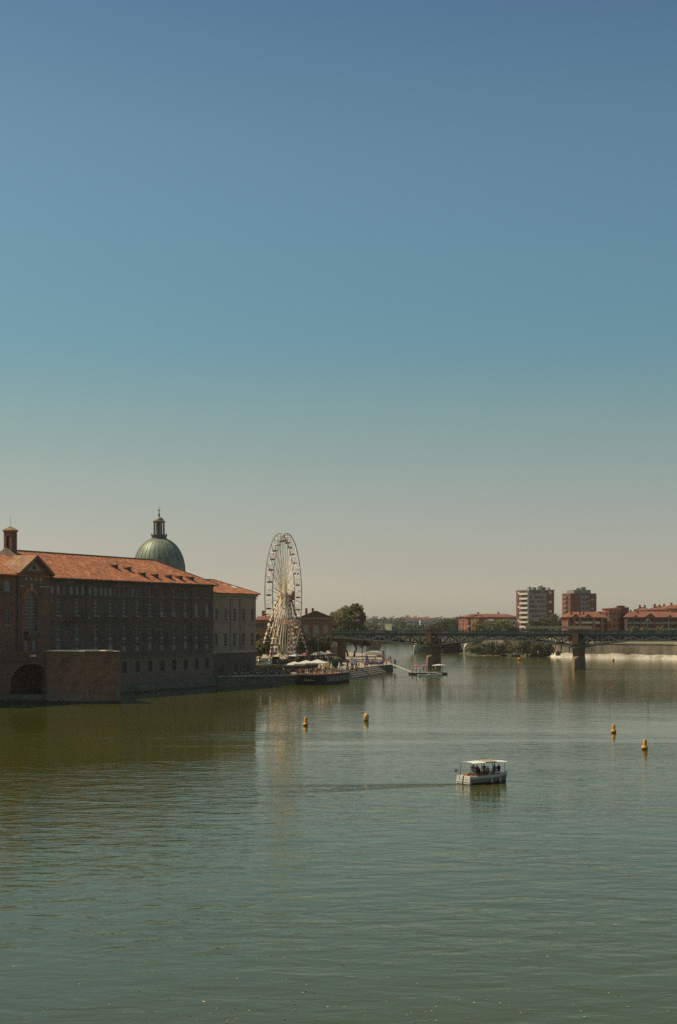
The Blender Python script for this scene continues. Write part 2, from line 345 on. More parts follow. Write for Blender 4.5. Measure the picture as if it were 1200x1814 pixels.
# quay and lower garden on the near left bank
quay = land('quay', [fw(-.4, -3), fw(-.4, .9), (-11.2, 362.3), (-4.6, 380), (1.2, 404.5), (12.0, 447), (17.8, 460), (16.5, 560), (14.7, 613), (2, 660), (-300, 660), (-300, 380)], 2.35, M['paving'], M['stone_dark'])
# coping stones along the quay edge, sunlight put into their pale colour
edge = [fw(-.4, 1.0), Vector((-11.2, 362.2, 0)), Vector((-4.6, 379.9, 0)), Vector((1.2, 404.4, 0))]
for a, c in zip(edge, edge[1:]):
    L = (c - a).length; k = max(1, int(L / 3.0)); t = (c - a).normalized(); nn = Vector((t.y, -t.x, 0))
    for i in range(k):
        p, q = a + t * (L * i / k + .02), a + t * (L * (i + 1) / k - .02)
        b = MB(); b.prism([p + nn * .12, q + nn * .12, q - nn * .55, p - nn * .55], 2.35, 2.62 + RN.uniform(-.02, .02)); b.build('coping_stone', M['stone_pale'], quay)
# tiered steps down to the water
sa, se = Vector((1.2, 404.5, 0)), Vector((12.4, 448.5, 0)); st = (se - sa).normalized(); sn = Vector((st.y, -st.x, 0))
for k in range(4):
    b = MB(); o0, o1 = .0 + .75 * k, .75 * (k + 1)
    b.prism([sa + sn * o0, sa + sn * o1, se + sn * o1, se + sn * o0], -1, 2.0 - .52 * k); b.build('quay_step', M['stone'], quay)
# garden terrace carrying the big wheel, upper terrace behind it
land('garden_terrace', [fw(-24, -6), (-17, 384), (-8, 398), (-2.2, 420), (1.0, 455), (-2, 490), (-240, 490), (-240, 400)], 4.5, M['grass'], M['brick_low'], 1.0)
land('upper_terrace', [(-200, 466), (-30, 468), (-10, 474), (-1.0, 492), (-.6, 519), (-8, 640), (-300, 700)], 8.7, M['ground'], M['brick_red'], 1.0)
# right bank
land('right_bank', [(145, 606), (128, 621), (110, 635), (101, 645), (99, 668), (97, 700), (99, 770), (110, 900), (100, 1060), (60, 1090), (400, 1300), (900, 1300), (900, -250), (140, -250), (150, 100), (170, 300), (183, 446), (172, 540)], 7.0, M['ground'], M['wall_lime'])
# low vegetated shore in front of the right bank
def slope_land(name, pts, inner, z, m):
    b = MB(); k = len(pts)
    for i in range(k - 1):
        b.poly([(*pts[i], -.25), (*pts[i+1], -.25), (*inner[i+1], z), (*inner[i], z)])
    for i in range(k - 1):
        b.poly([(*inner[i], z), (*inner[i+1], z), (inner[i+1][0] + 30, inner[i+1][1] + 10, z), (inner[i][0] + 30, inner[i][1] + 10, z)])
    return tag(b.build(name, m), kind='structure')
slope_land('river_shore', [(108, 636), (98, 647), (87, 664), (75, 672), (66, 679), (62, 692), (64, 722), (59, 743), (53, 743), (52, 766), (56, 860), (58, 1000), (45, 1080)],
           [(112, 645), (103, 652), (88, 668), (75, 678), (69, 688), (67, 700), (69, 722), (64, 744), (58, 746), (57, 766), (64, 860), (66, 1000), (60, 1095)], 1.8, M['grass'])
# far land closing the river, rising to low hills
b = MB()
NX, NY = 60, 26
def far_z(x, y):
    base = 3.5 + 2.0 * noise.noise(Vector((x * .004, y * .004, .3)))
    r = max(0, (y - 1150) / 2200.0)
    return base + 17 * r + 9 * r * noise.noise(Vector((x * .0025, y * .0015, 1.7)))
gv = []
for j in range(NY):
    for i in range(NX):
        u, v_ = i / (NX - 1), j / (NY - 1)
        y = 1085 + (3300 - 1085) * v_ ** 1.5
        x = -1500 + 3000 * u
        yy = y + (0 if j else 25 * noise.noise(Vector((x * .01, 0, 0))))
        gv.append((x, yy, far_z(x, yy) if j else -.3))
b.v = gv
for j in range(NY - 1):
    for i in range(NX - 1):
        b.f.append((j*NX + i, j*NX + i + 1, (j+1)*NX + i + 1, (j+1)*NX + i)); b.m.append(0)
tag(b.build('ground', M['grass'], smooth=True), kind='structure')
land('left_bank', [(2, 655), (-4, 720), (-10, 900), (-30, 1100), (-700, 1100), (-700, 655)], 4.0, M['ground'], M['stone_dark'])

# ------------------------------------------------------------------ windows and walls with openings
def wall_mesh(name, x0, x1, z0, z1, ops, mats, reveal=.35, y=0.0, thick=0.0):
    """a wall in the local xz plane (outwards +y) with rectangular or arched openings: (cx, zb, w, h, arch)"""
    b = MB()
    xs = {x0, x1}; zs = {z0, z1}; rc = []
    for cx, zb, w_, h_, ar in ops:
        a = (cx - w_/2, cx + w_/2, zb, zb + h_, ar); rc.append(a); xs |= {a[0], a[1]}; zs |= {a[2], a[3]}
    xs = sorted(xs); zs = sorted(zs)
    for i in range(len(xs) - 1):
        run = None
        for j in range(len(zs) - 1):
            mx_, mz = (xs[i] + xs[i+1]) / 2, (zs[j] + zs[j+1]) / 2
            hole = any(a[0] < mx_ < a[1] and a[2] < mz < a[3] for a in rc)
            if not hole: run = (zs[j] if run is None else run[0], zs[j+1])
            if (hole or j == len(zs) - 2) and run is not None:
                b.poly([(xs[i], y, run[0]), (xs[i+1], y, run[0]), (xs[i+1], y, run[1]), (xs[i], y, run[1])]); run = None
    for a0, a1, b0, b1, ar in rc:
        yi = y - reveal
        if ar:
            r = (a1 - a0) / 2; rise = r if ar is True else ar; cx = (a0 + a1) / 2; zc = b1 - rise
            arc = [(cx + r * math.cos(t), zc + rise * math.sin(t)) for t in [math.pi * k / 10 for k in range(11)]]
            for s0, rng in ((a1, arc[:6]), (a0, arc[5:])):
                cor = (s0, y, b1)
                for p, q in zip(rng, rng[1:]): b.poly([cor, (p[0], y, p[1]), (q[0], y, q[1])])
            prof = [(a0, b0), (a1, b0), (a1, zc)] + arc[1:-1] + [(a0, zc)]
        else: prof = [(a0, b0), (a1, b0), (a1, b1), (a0, b1)]
        for p, q in zip(prof, prof[1:] + prof[:1]):
            b.poly([(p[0], y, p[1]), (q[0], y, q[1]), (q[0], yi, q[1]), (p[0], yi, p[1])])
    return b

_win = {}
def window_meshes(w_, h_, arch, nx, nz, mf, mg, fr=.10, bar=.05):
    key = (w_, h_, arch, nx, nz, mf.name, mg.name, fr, bar)
    if key in _win: return _win[key]
    f = MB(); g = MB()
    r = w_ / 2; rise = (r if arch is True else arch) if arch else 0; zc = h_ - rise
    f.box(-r, -r + fr, -.05, .05, 0, zc); f.box(r - fr, r, -.05, .05, 0, zc); f.box(-r + fr, r - fr, -.05, .05, 0, fr)
    if arch:
        pts = [(r * math.cos(math.pi * k / 10), zc + rise * math.sin(math.pi * k / 10)) for k in range(11)]
        inn = [((r - fr) * math.cos(math.pi * k / 10), zc + (rise - fr) * math.sin(math.pi * k / 10)) for k in range(11)]
        for k in range(10):
            for yy in (-.05, .05): f.poly([(pts[k][0], yy, pts[k][1]), (pts[k+1][0], yy, pts[k+1][1]), (inn[k+1][0], yy, inn[k+1][1]), (inn[k][0], yy, inn[k][1])])
            f.poly([(inn[k][0], -.05, inn[k][1]), (inn[k+1][0], -.05, inn[k+1][1]), (inn[k+1][0], .05, inn[k+1][1]), (inn[k][0], .05, inn[k][1])])
        g.poly([(-r, 0, 0), (r, 0, 0)] + [(p[0], 0, p[1]) for p in pts])
    else:
        f.box(-r + fr, r - fr, -.05, .05, h_ - fr, h_)
        g.poly([(-r, 0, 0), (r, 0, 0), (r, 0, h_), (-r, 0, h_)])
    for i in range(1, nx):
        x = -r + w_ * i / nx
        top = h_ - .02 if not arch else zc + rise * math.sqrt(max(0, 1 - (x / r) ** 2)) - .02
        f.box(x - bar/2, x + bar/2, -.04, .04, fr, top)
    for j in range(1, nz):
        z = h_ * j / nz
        hw = r - fr if z <= zc else (r) * math.sqrt(max(0, 1 - ((z - zc) / rise) ** 2)) - fr
        if hw > .05: f.box(-hw, hw, -.036, .036, z - bar/2, z + bar/2)
    _win[key] = (f.mesh('window', mf), g.mesh('pane', mg)); return _win[key]
def window(parent, cx, zb, w_, h_, arch=False, nx=2, nz=3, y=-.22, mf=None, mg=None, sill=True, fr=.10, bar=.05, x_axis=True):
    fm, gm = window_meshes(w_, h_, arch, nx, nz, mf or M['frame'], mg or M['glass'], fr, bar)
    o = place('window', fm, parent, (cx, y, zb)); place('pane', gm, o, (0, -.012, 0))
    if sill:
        k = ('sill', round(w_, 2))
        if k not in _win:
            s = MB(); s.box(-w_/2 - .18, w_/2 + .18, -.02, .40, -.20, -.0); _win[k] = s.mesh('sill', M['stone'])
        place('sill', _win[k], o, (0, 0, 0))
    return o

# ------------------------------------------------------------------ the riverside hospital
hos = empty('hospital_building', FO, FRZ, 'long shaded brick hospital with orange tiled roof rising straight from the river', 'building')
COLS = [2.8, 7.6, 12.5, 17.5, 22.5, 27.5, 32.5, 37.6, 42.8, 48.2, 54.8, 61.2]
EZ, RZ = 25.5, 31.5
ops = []; wins = []
for i, t in enumerate(COLS):
    if i < 6: ops.append((t, 22.1, 1.2, 1.75, False)); wins.append((ops[-1], 'attic'))
    else:
        for dx in ((-1.75, 0, 1.75) if i < 9 else (-2.0, 0, 2.0)): ops.append((t + dx, 22.0, 1.25, 2.0, True)); wins.append((ops[-1], 'attic_arch'))
    ops.append((t, 17.5, 1.65, 3.6, .35 if i < 6 else False)); wins.append((ops[-1], 'tall'))
    ops.append((t, 9.5, 1.65, 6.0, .3)); wins.append((ops[-1], 'door'))
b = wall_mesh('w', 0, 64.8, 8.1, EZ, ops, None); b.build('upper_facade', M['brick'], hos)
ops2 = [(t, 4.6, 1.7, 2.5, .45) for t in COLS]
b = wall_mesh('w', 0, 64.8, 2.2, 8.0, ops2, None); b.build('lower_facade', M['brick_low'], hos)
for o_, kind in wins:
    cx, zb, w_, h_, ar = o_
    if kind == 'attic': window(hos, cx, zb, w_, h_, False, 2, 3, mg=M['glass'])
    elif kind == 'attic_arch': window(hos, cx, zb, w_, h_, True, 2, 3, sill=False, mg=M['glass'] if RN.random() < .35 else M['blind'])
    elif kind == 'tall':
        wo = window(hos, cx, zb, w_, h_, ar, 2, 4, bar=.09)
        if COLS.index(cx) in (0, 1):
            s = MB(); s.box(-.68, .68, .0, .03, .12, 2.5); s.build('blind', M['blind'], wo)
        elif COLS.index(cx) in (2, 3, 4):
            s = MB(); s.box(-.68, .68, .0, .03, .12, .9); s.build('blind', M['blind'], wo)
    else:
        wo = window(hos, cx, zb, w_, h_, ar, 2, 6, bar=.09, sill=False)
        s = MB(); s.box(-.78, .78, .056, .10, 2.55, 3.15); s.build('transom_panel', M['blind'], wo)
        s = MB(); s.box(-.74, .74, .056, .09, .05, .95 + .7 * (COLS.index(cx) % 3 == 2)); s.build('door_panel', M['blind'], wo)
for t, zb, w_, h_, ar in ops2:
    window(hos, t, zb, w_, h_, ar, 2, 5, mf=M['shutter'], mg=M['shutter'], sill=False, y=-.3)
for z0, z1, pr, mm in ((7.85, 8.25, .22, 'stone_dark'), (16.25, 16.5, .12, 'brick'), (21.45, 21.65, .12, 'brick'), (24.95, 25.5, .38, 'brick')):
    b = MB(); b.box(-.1, 64.7, .003, pr, z0, z1); b.build('string_course', M[mm], hos)
# sloping stone foot and dark water line
b = MB(); b.loft([[(-.2, .003, -1), (64.8, .003, -1), (64.8, .95, -1), (-.2, .95, -1)], [(-.2, .003, .35), (64.8, .003, .35), (64.8, .85, .35), (-.2, .85, .35)]]); b.build('waterline_course', M['algae'], hos)
b = MB(); b.loft([[(-.2, .003, .35), (64.8, .003, .35), (64.8, .82, .35), (-.2, .82, .35)], [(-.2, .003, 2.3), (64.8, .003, 2.3), (64.8, .42, 2.3), (-.2, .42, 2.3)]]); b.build('plinth', M['stone_dark'], hos)
b = MB(); b.poly([(0, 0, -1), (0, -22, -1), (0, -22, EZ), (0, 0, EZ)]); b.poly([(0, -22, -1), (96, -22, -1), (96, -22, EZ), (0, -22, EZ)]); b.build('end_wall', M['brick'], hos)
# main roof: hipped at the river corner, closed by a fire wall at the chapel
def slab(pts, th=.28):
    b = MB(); n_ = (Vector(pts[1]) - Vector(pts[0])).cross(Vector(pts[2]) - Vector(pts[0])).normalized()
    if n_.z < 0: n_ = -n_
    lo = [Vector(p) - n_ * th for p in pts]; k = len(pts)
    b.poly(pts); b.poly(list(reversed(lo)))
    for i in range(k): j = (i + 1) % k; b.poly([pts[i], lo[i], lo[j], pts[j]])
    return b
rf = MB()
def addslab(dst, pts, th=.28, m=0):
    s = slab(pts, th); n = len(dst.v); dst.v += s.v; dst.f += [tuple(n + i for i in f) for f in s.f]; dst.m += [m] * len(s.f)
addslab(rf, [(-.95, .95, EZ), (64.9, .95, EZ), (64.9, -11, RZ), (10.5, -11, RZ)])
addslab(rf, [(-.95, .95, EZ), (10.5, -11, RZ), (-.95, -22.9, EZ)])
addslab(rf, [(-.95, -22.9, EZ), (10.5, -11, RZ), (64.9, -11, RZ), (64.9, -22.9, EZ)])
roof = rf.build('roof', M['tile'], hos)
b = MB(); b.tube([(10.4, -11, RZ + .05), (64.6, -11, RZ + .05)], .2, 6); b.build('ridge_tiles', M['tile_dull'], roof)
b = MB(); b.tube([(-.9, .9, EZ + .05), (10.4, -11, RZ + .05)], .16, 6); b.build('hip_tiles', M['tile_dull'], roof)
b = MB(); b.box(-.9, 64.5, .97, 1.1, EZ - .26, EZ - .12); b.build('gutter', M['lead'], roof)
def roof_z(y): return EZ + (.95 - y) * (RZ - EZ) / 11.95
# roof vents and chimneys
def vent_at(px, py):
    best = None                                # meet the river slope of the roof
    for k in range(1, 240):
        y = .95 - 11.9 * k / 240
        p = (px - 600) / FPX
        o_ = FO + FN * y
        t = (o_.x - p * o_.y) / (p * FU.y - FU.x)
        wpt = fw(t, y, roof_z(y)); sy = HOR - (wpt.z - HC) / wpt.y * FPX
        if best is None or abs(sy - py) < best[0]: best = (abs(sy - py), t, y)
    return best[1], best[2]
vm = MB(); vm.box(-.55, .55, -.75, .45, -.5, .62, 0); vm.loft([[(-.72, .62, .60), (.72, .62, .60), (.72, -1.3, .78), (-.72, -1.3, .78)], [(-.72, .62, .74), (.72, .62, .74), (.72, -1.3, .92), (-.72, -1.3, .92)]], 1); vm.box(-.4, .4, .452, .47, -.05, .5, 2)
vmesh = vm.mesh('roof_vent', [M['brick'], M['tile_dull'], M['dark']])
for px, py in ((204, 1006), (227.5, 1010), (253, 1020), (276, 1022.5), (300, 1024), (319, 1025.5), (339, 1027)):
    t, y = vent_at(px, py); place('roof_vent', vmesh, roof, (t, y, roof_z(y)))
chm = MB(); chm.box(-.5, .5, -.6, .6, -2, 2.0, 0); chm.box(-.62, .62, -.72, .72, 2.0, 2.2, 0); chm.tube([(-.2, 0, 2.2), (-.2, 0, 2.6)], .16, 6, 1); chm.tube([(.2, 0, 2.2), (.2, 0, 2.6)], .16, 6, 1)
cmesh = chm.mesh('chimney', [M['brick'], M['tile_dull']])
for t, y, s in ((5.2, -11.5, .85), (3.4, -10.2, 1.0)):
    place('chimney', cmesh, roof, (t, y, EZ + (t + .95) * .5), 0, s)
for t in (10.05, 30.0, 51.6):
    b = MB(); b.box(t - .07, t + .07, .004, .17, 8.3, 24.9); b.build('downpipe', M['lead'], hos)
# pale mortar repairs and rendered patches on the shaded brick, each with its own ragged outline
for k in range(22):
    t, z = RN.uniform(3, 62), RN.choice((16.9, 21.1, 8.9, 24.5, 3.4, 5.9)) + RN.uniform(-.5, .5); n_ = 9; b = MB()
    w0, h0 = RN.uniform(.5, 1.7), RN.uniform(.25, .8)
    t = min(COLS, key=lambda c_: abs(c_ - t)) + 2.45
    b.loft([[(t + w0*RN.uniform(.6, 1)*math.cos(2*math.pi*i/n_), yy_, z + h0*RN.uniform(.6, 1)*math.sin(2*math.pi*i/n_)) for i in range(n_)] for yy_ in (.003, .012)]); b.build('mortar_patch', M['brick_low'] if k % 3 else M['brick_red'], hos)
# chapel bay with the tall arched window
cb0, cb1, cp = 64.8, 74.6, .38
bay_ops = [(70.9, 13.6, 3.5, 8.9, True), (72.3, 9.75, 1.3, 3.0, False), (69.6, 9.75, 1.3, 3.0, False)]
b = wall_mesh('w', cb0, cb1, 0, 26.3, bay_ops, None, .5, cp)
b.poly([(cb0, 0, 0), (cb0, cp, 0), (cb0, cp, 26.3), (cb0, 0, 26.3)]); b.poly([(cb1, 0, 0), (cb1, cp, 0), (cb1, cp, 26.3), (cb1, 0, 26.3)])
bay = b.build('chapel_bay', M['brick_red'], hos)
window(bay, 70.9, 13.6, 3.5, 8.9, True, 6, 13, y=cp - .3, sill=False, bar=.07)
for cx in (72.3, 69.6): window(bay, cx, 9.75, 1.3, 3.0, False, 2, 4, y=cp - .2, sill=False, mg=M['blind'])
for x0, x1 in ((68.0, 68.9), (73.0, 73.9)): s = MB(); s.box(x0, x1, cp + .003, cp + .2, 9.8, 22.0); s.build('pilaster', M['brick_red'], bay)
s = MB()
for k in range(10):
    a0, a1 = math.pi * k / 10, math.pi * (k + 1) / 10
    pts = [(70.9 + r * math.cos(a), cp + .003 + d_, 20.75 + r * math.sin(a)) for d_ in (0, .18) for r, a in ((1.78, a0), (2.5, a0), (2.5, a1), (1.78, a1))]
    n0 = len(s.v); s.v += pts
    for q in ((0,1,2,3),(7,6,5,4),(0,4,5,1),(1,5,6,2),(2,6,7,3),(3,7,4,0)): s.f.append(tuple(n0+i for i in q)); s.m.append(0)
s.build('arch_surround', M['brick_bright'], bay)
s = MB(); s.box(70.55, 71.25, cp + .19, cp + .4, 22.6, 24.0); s.build('keystone', M['stone'], bay)
for x0, x1 in ((65.2, 68.4), (73.4, 74.5)): s = MB(); s.box(x0, x1, cp + .003, cp + .3, 23.3, 23.6); s.build('string_course', M['stone'], bay)
s = MB(); s.loft([[(69.0, cp + .003, 12.9), (72.8, cp + .003, 12.9), (72.4, cp + .3, 12.4), (69.4, cp + .3, 12.4)], [(69.0, cp + .003, 13.5), (72.8, cp + .003, 13.5), (72.8, cp + 1.1, 13.5), (69.0, cp + 1.1, 13.5)]]); s.box(69.0, 72.8, cp + 1.0, cp + 1.1, 13.5, 14.3); s.build('balcony', M['stone_dark'], bay)
dm = MB(); dm.loft([[(.42 * math.cos(2*math.pi*k/14), yy, .5 * math.sin(2*math.pi*k/14)) for k in range(14)] for yy in (0, .06)]); dmesh = dm.mesh('roundel', M['stone'])
for k in range(4): place('roundel', dmesh, bay, (67.6 + 1.55 * k, cp + .003, 25.0))
b = MB(); b.loft([[(cb0 - .2, cp, 26.3), (cb1 + .2, cp, 26.3), ((cb0 + cb1) / 2, cp, 29.5)], [(cb0 - .2, -.6, 26.3), (cb1 + .2, -.6, 26.3), ((cb0 + cb1) / 2, -.6, 29.5)]]); ped = b.build('pediment', M['brick_red'], bay)
s = MB(); s.loft([[(67.3, cp + .003, 26.7), (72.1, cp + .003, 26.7), (69.7, cp + .003, 28.5)], [(67.3, cp + .08, 26.7), (72.1, cp + .08, 26.7), (69.7, cp + .08, 28.5)]]); s.build('tympanum', M['plaster'], ped)
s = MB(); s.loft([[(69.7 + .5 * math.cos(2*math.pi*k/14), yy, 27.35 + .5 * math.sin(2*math.pi*k/14)) for k in range(14)] for yy in (cp + .08, cp + .14)]); s.build('oculus', M['dark'], ped)
b = MB(); addslab(b, [(cb0 - .9, cp + .95, 26.15), (69.7, cp + .95, 30.0), (69.7, -5, 30.0), (cb0 - .9, -5, 26.15)], .5); addslab(b, [(cb1 + .9, cp + .95, 26.15), (69.7, cp + .95, 30.0), (69.7, -5, 30.0), (cb1 + .9, -5, 26.15)], .5); b.poly([(cb0 - .5, -4.9, 26.2), (cb1 + .5, -4.9, 26.2), (69.7, -4.9, 29.8)]); b.build('gable_roof', M['tile_dull'], hos)
# block left of the chapel
b = wall_mesh('w', 74.6, 98, 0, 25.8, [(77.6, 22.3, 2.0, 2.3, .4), (82, 22.3, 2.0, 2.3, .4), (77.5, 15.5, 1.6, 3.0, False), (82, 15.5, 1.6, 3.0, False)], None); lb = b.build('side_block', M['brick_red'], hos)
for cx, zb, w_, h_, ar in [(77.6, 22.3, 2.0, 2.3, .4), (82, 22.3, 2.0, 2.3, .4)]: window(lb, cx, zb, w_, h_, ar, 4, 4, mg=M['blind'], sill=False)
for cx in (77.5, 82): window(lb, cx, 15.5, 1.6, 3.0, False, 2, 4)
b = MB(); b.box(74.75, 74.9, .02, .2, 9, 25.7); b.build('downpipe', M['lead'], lb)
rf = MB(); addslab(rf, [(65.3, .95, 25.75), (98, .95, 25.75), (98, -11, 30.4), (65.3, -11, 30.4)]); addslab(rf, [(65.3, -22.9, 25.75), (98, -22.9, 25.75), (98, -11, 30.4), (65.3, -11, 30.4)]); rf.build('side_roof', M['tile'], hos)
b = MB(); b.loft([[(64.92, -2.2, 26.4), (64.92, -11, 32.0), (64.92, -20, 27.3), (64.92, -20, 25)], [(65.28, -2.2, 26.4), (65.28, -11, 32.0), (65.28, -20, 27.3), (65.28, -20, 25)]]); b.build('fire_wall', M['stone'], hos)
# bell turret
bt = wall_mesh('w', -1.35, 1.35, 0, 5.6, [(0, 1.6, 1.0, 2.9, True)], None, .4, 1.1)
for (xa, ya), (xb, yb) in (((-1.35, 1.1), (-1.35, -1.1)), ((1.35, 1.1), (1.35, -1.1)), ((-1.35, -1.1), (1.35, -1.1))):
    bt.poly([(xa, ya, 0), (xb, yb, 0), (xb, yb, 5.6), (xa, ya, 5.6)])
bt.box(-1.5, 1.5, -1.25, 1.25, 5.4, 5.7); bt.box(-1.45, 1.45, -1.2, 1.2, .1, .35)
tur = bt.build('bell_turret', M['brick_red'], hos, (63.7, -11, 30.2), rad(-90)); tur.scale = (.8, .8, .97)
b = MB(); b.loft([[(-1.75, -1.45, 5.7), (1.75, -1.45, 5.7), (1.75, 1.45, 5.7), (-1.75, 1.45, 5.7)], [(-.08, -.5, 6.55), (.08, -.5, 6.55), (.08, .5, 6.55), (-.08, .5, 6.55)]]); b.build('turret_roof', M['tile_dull'], tur)
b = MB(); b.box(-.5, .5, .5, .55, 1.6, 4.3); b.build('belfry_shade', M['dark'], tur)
b = MB(); b.tube([(0, 0, 6.5), (0, 0, 8.9)], .035, 5); b.build('lightning_rod', M['dark'], tur)
# small put-log holes in the old brick
hm = MB(); hm.box(-.16, .16, .003, .02, -.2, .2); hmesh = hm.mesh('putlog_hole', M['dark'])
for k in range(26):
    t = RN.uniform(66, 84); z = RN.choice((11.5, 15.6, 17.8, 19.8, 21.6)) + RN.uniform(-.2, .2)
    if 68.2 < t < 73.8: continue
    place('putlog_hole', hmesh, hos, (t, cp if t < 74.6 else 0, z))
for k in range(70):
    t = RN.choice(COLS) + RN.choice((-2.1, -1.6, 1.6, 2.1)) + RN.uniform(-.3, .3)
    if 0 < t < 64: place('putlog_hole', hmesh, hos, (t, 0, RN.choice((9.6, 11.4, 13.3, 15.2, 17.3, 19.0, 20.8)) + RN.uniform(-.25, .25)), 0, RN.uniform(.6, 1.1))

# ------------------------------------------------------------------ the paler wing on the quay
wing = empty('stone_wing', fw(0, -1.0), FRZ, 'grey stone five-bay wing with tiled hip roof standing on the quay terrace', 'building')
wc = [-2.95, -7.4, -11.75, -16.15, -20.7]
ops = [(t, 16.3, 1.5, 3.3, False) for t in wc] + [(t, 9.9, 1.5, 3.3, False) for t in wc]
wall_mesh('w', -22.6, -.02, 8.6, 23.4, ops, None).build('upper_facade', M['plaster'], wing)
for k, (t, zb, w_, h_, ar) in enumerate(ops):
    window(wing, t, zb, w_, h_, ar, 2, 4, mg=M['glass'], bar=.09)
ops = [(-5.5, 2.4, 1.5, 2.6, .4), (-12.5, 2.4, 1.6, 2.8, .4), (-18.6, 2.4, 1.5, 2.6, .4)]
wall_mesh('w', -22.6, -.02, 2.3, 8.5, ops, None).build('lower_facade', M['brick'], wing)
for t, zb, w_, h_, ar in ops: window(wing, t, zb, w_, h_, ar, 2, 4, mf=M['shutter'], mg=M['shutter'], sill=False)
b = MB(); b.poly([(-22.6, 0, 2), (-22.6, -16, 2), (-22.6, -16, 23.4), (-22.6, 0, 23.4)]); b.poly([(-22.6, -16, 2), (0, -16, 2), (0, -16, 23.4), (-22.6, -16, 23.4)]); b.build('end_wall', M['plaster'], wing)
for z0, z1, pr, mm in ((8.2, 8.75, .3, 'stone'), (15.75, 15.95, .1, 'stone'), (22.2, 22.6, .22, 'stone'), (22.8, 23.4, .55, 'plaster')):
    b = MB(); b.box(-22.75, -.04, .003, pr, z0, z1); b.build('cornice', M[mm], wing)
for t in (-9.6, -14.4): b = MB(); b.box(t - .07, t + .07, .004, .16, 9.0, 22.7); b.build('downpipe', M['lead'], wing)
rf = MB(); rz2 = 27.2
addslab(rf, [(-23.6, .95, 23.6), (0, .95, 23.6), (0, -8, rz2), (-14.5, -8, rz2)]); addslab(rf, [(-23.6, .95, 23.6), (-14.5, -8, rz2), (-23.6, -16.9, 23.6)]); addslab(rf, [(-23.6, -16.9, 23.6), (-14.5, -8, rz2), (0, -8, rz2), (0, -16.9, 23.6)])
wr = rf.build('roof', M['tile'], wing)
b = MB(); b.tube([(-.1, -8, rz2 + .05), (-14.4, -8, rz2 + .05), (-23.4, .8, 23.65)], .16, 6); b.build('ridge_tiles', M['tile_dull'], wr)
sk = slab([(-17.6, -2.6, 25.14), (-16.0, -2.6, 25.14), (-16.0, -3.9, 25.66), (-17.6, -3.9, 25.66)], .1); sk.build('skylight', M['white'], wr)

# ------------------------------------------------------------------ the remaining arch of the old bridge with its bastion
bL, bM_, bR = P(83, 1246), P(150, 1246.7), P(214.5, 1245.6)
rem = empty('old_bridge_abutment', (bM_.x, bM_.y, 0), 0, 'ruined red brick bridge pier with flat top and one round arch before the hospital', 'abutment')
O_ = bM_
def rl(p, z=None): return (p[0] - O_.x, p[1] - O_.y) if z is None else (p[0] - O_.x, p[1] - O_.y, z)
backR = fw(52, .9); backL = fw(62, .9)
BZ = 10.25
foot = [rl(bL), rl(bM_), rl(bR), rl(backR), rl(backL), rl(bL + Vector((-2.2, 5.0, 0)))]
def scaled(pts, s): cx = sum(p[0] for p in pts)/len(pts); cy = sum(p[1] for p in pts)/len(pts); return [(cx + (p[0]-cx)*s, cy + (p[1]-cy)*s) for p in pts]
b = MB(); b.prism(foot, -1, .45, 0); b.build('waterline_course', M['algae'], rem)
b = MB(); b.prism(scaled(foot, .996), .45, BZ, 0, .985); b.build('pier_wall', M['brick_bastion'], rem)
b = MB(); b.prism(scaled(foot, .975), BZ + .003, BZ + .05); b.build('terrace_top', M['stone_pale'], rem)
def strip(name, p, q, z0, z1, out, m, parent, zz=None):
    p, q = Vector(p).to_2d(), Vector(q).to_2d(); t = (q - p).normalized(); nn = Vector((t.y, -t.x))
    b = MB(); b.prism([(p.x, p.y), (p.x + nn.x*out, p.y + nn.y*out), (q.x + nn.x*out, q.y + nn.y*out), (q.x, q.y)], z0, z1); return b.build(name, m, parent)
lA, mA, rA = Vector(rl(bL)), Vector(rl(bM_)), Vector(rl(bR))
# flat capping stones, uneven
for p, q, k in ((lA, mA, 5), (mA, rA, 5)):
    for i in range(k):
        a, c = p.lerp(q, i / k), p.lerp(q, (i + .97) / k)
        t = (c - a).normalized(); nn = Vector((t.y, -t.x)); up = RN.uniform(.05, .3)
        b = MB(); b.prism([tuple(a + nn*.12), tuple(c + nn*.12), tuple(c - nn*1.2), tuple(a - nn*1.2)], BZ + .003, BZ + up); b.build('cap_stone', M['stone_pale'], rem)
# stone repairs low on the faces
for p, q, f0, f1, z0, z1 in ((lA, mA, .02, .22, .5, 3.6), (lA, mA, .0, .97, .5, 1.9), (mA, rA, .03, .12, .9, 3.0), (mA, rA, .86, .97, .9, 3.1), (mA, rA, .15, .80, 2.3, 2.55)):
    a, c = p.lerp(q, f0), p.lerp(q, f1); strip('stone_repair', a, c, z0, z1, .03 + .02 * (f1 - f0) + RN.uniform(0, .02), M['repair'], rem)
# arch wall running back to the hospital
aw0, aw1 = bL + Vector((1.2, 1.6, 0)), fw(84, .0)
AL = (aw1 - aw0).length
b = wall_mesh('w', 0, AL, -1, 9.5, [(4.5, -.9, 8.1, 8.7, 4.05)], None, 5.0, 0)
awo = b.build('arch_wall', M['brick_red'], rem, rl(aw0, 0), math.atan2((aw1 - aw0).y, (aw1 - aw0).x))
b = MB(); b.box(.2, AL, .003, .25, 8.3, 8.6); b.build('string_course', M['brick'], awo)
b = MB(); b.box(0, AL, -.5, .12, 9.503, 10.2); b.build('parapet', M['brick_red'], awo)
b = MB(); b.box(0, AL, .003, .35, -1, .55); b.build('waterline_course', M['algae'], awo)
b = MB(); b.box(.1, AL, .003, .3, .553, 1.7); b.build('stone_foot', M['stone_dark'], awo)
for k in range(16):
    b = MB(); b.tube([(.6 + .8*k, .75, -1), (.6 + .8*k, .75, .8 + RN.uniform(-.15, .15))], .13, 6); b.build('timber_pile', M['wood_dark'], awo)
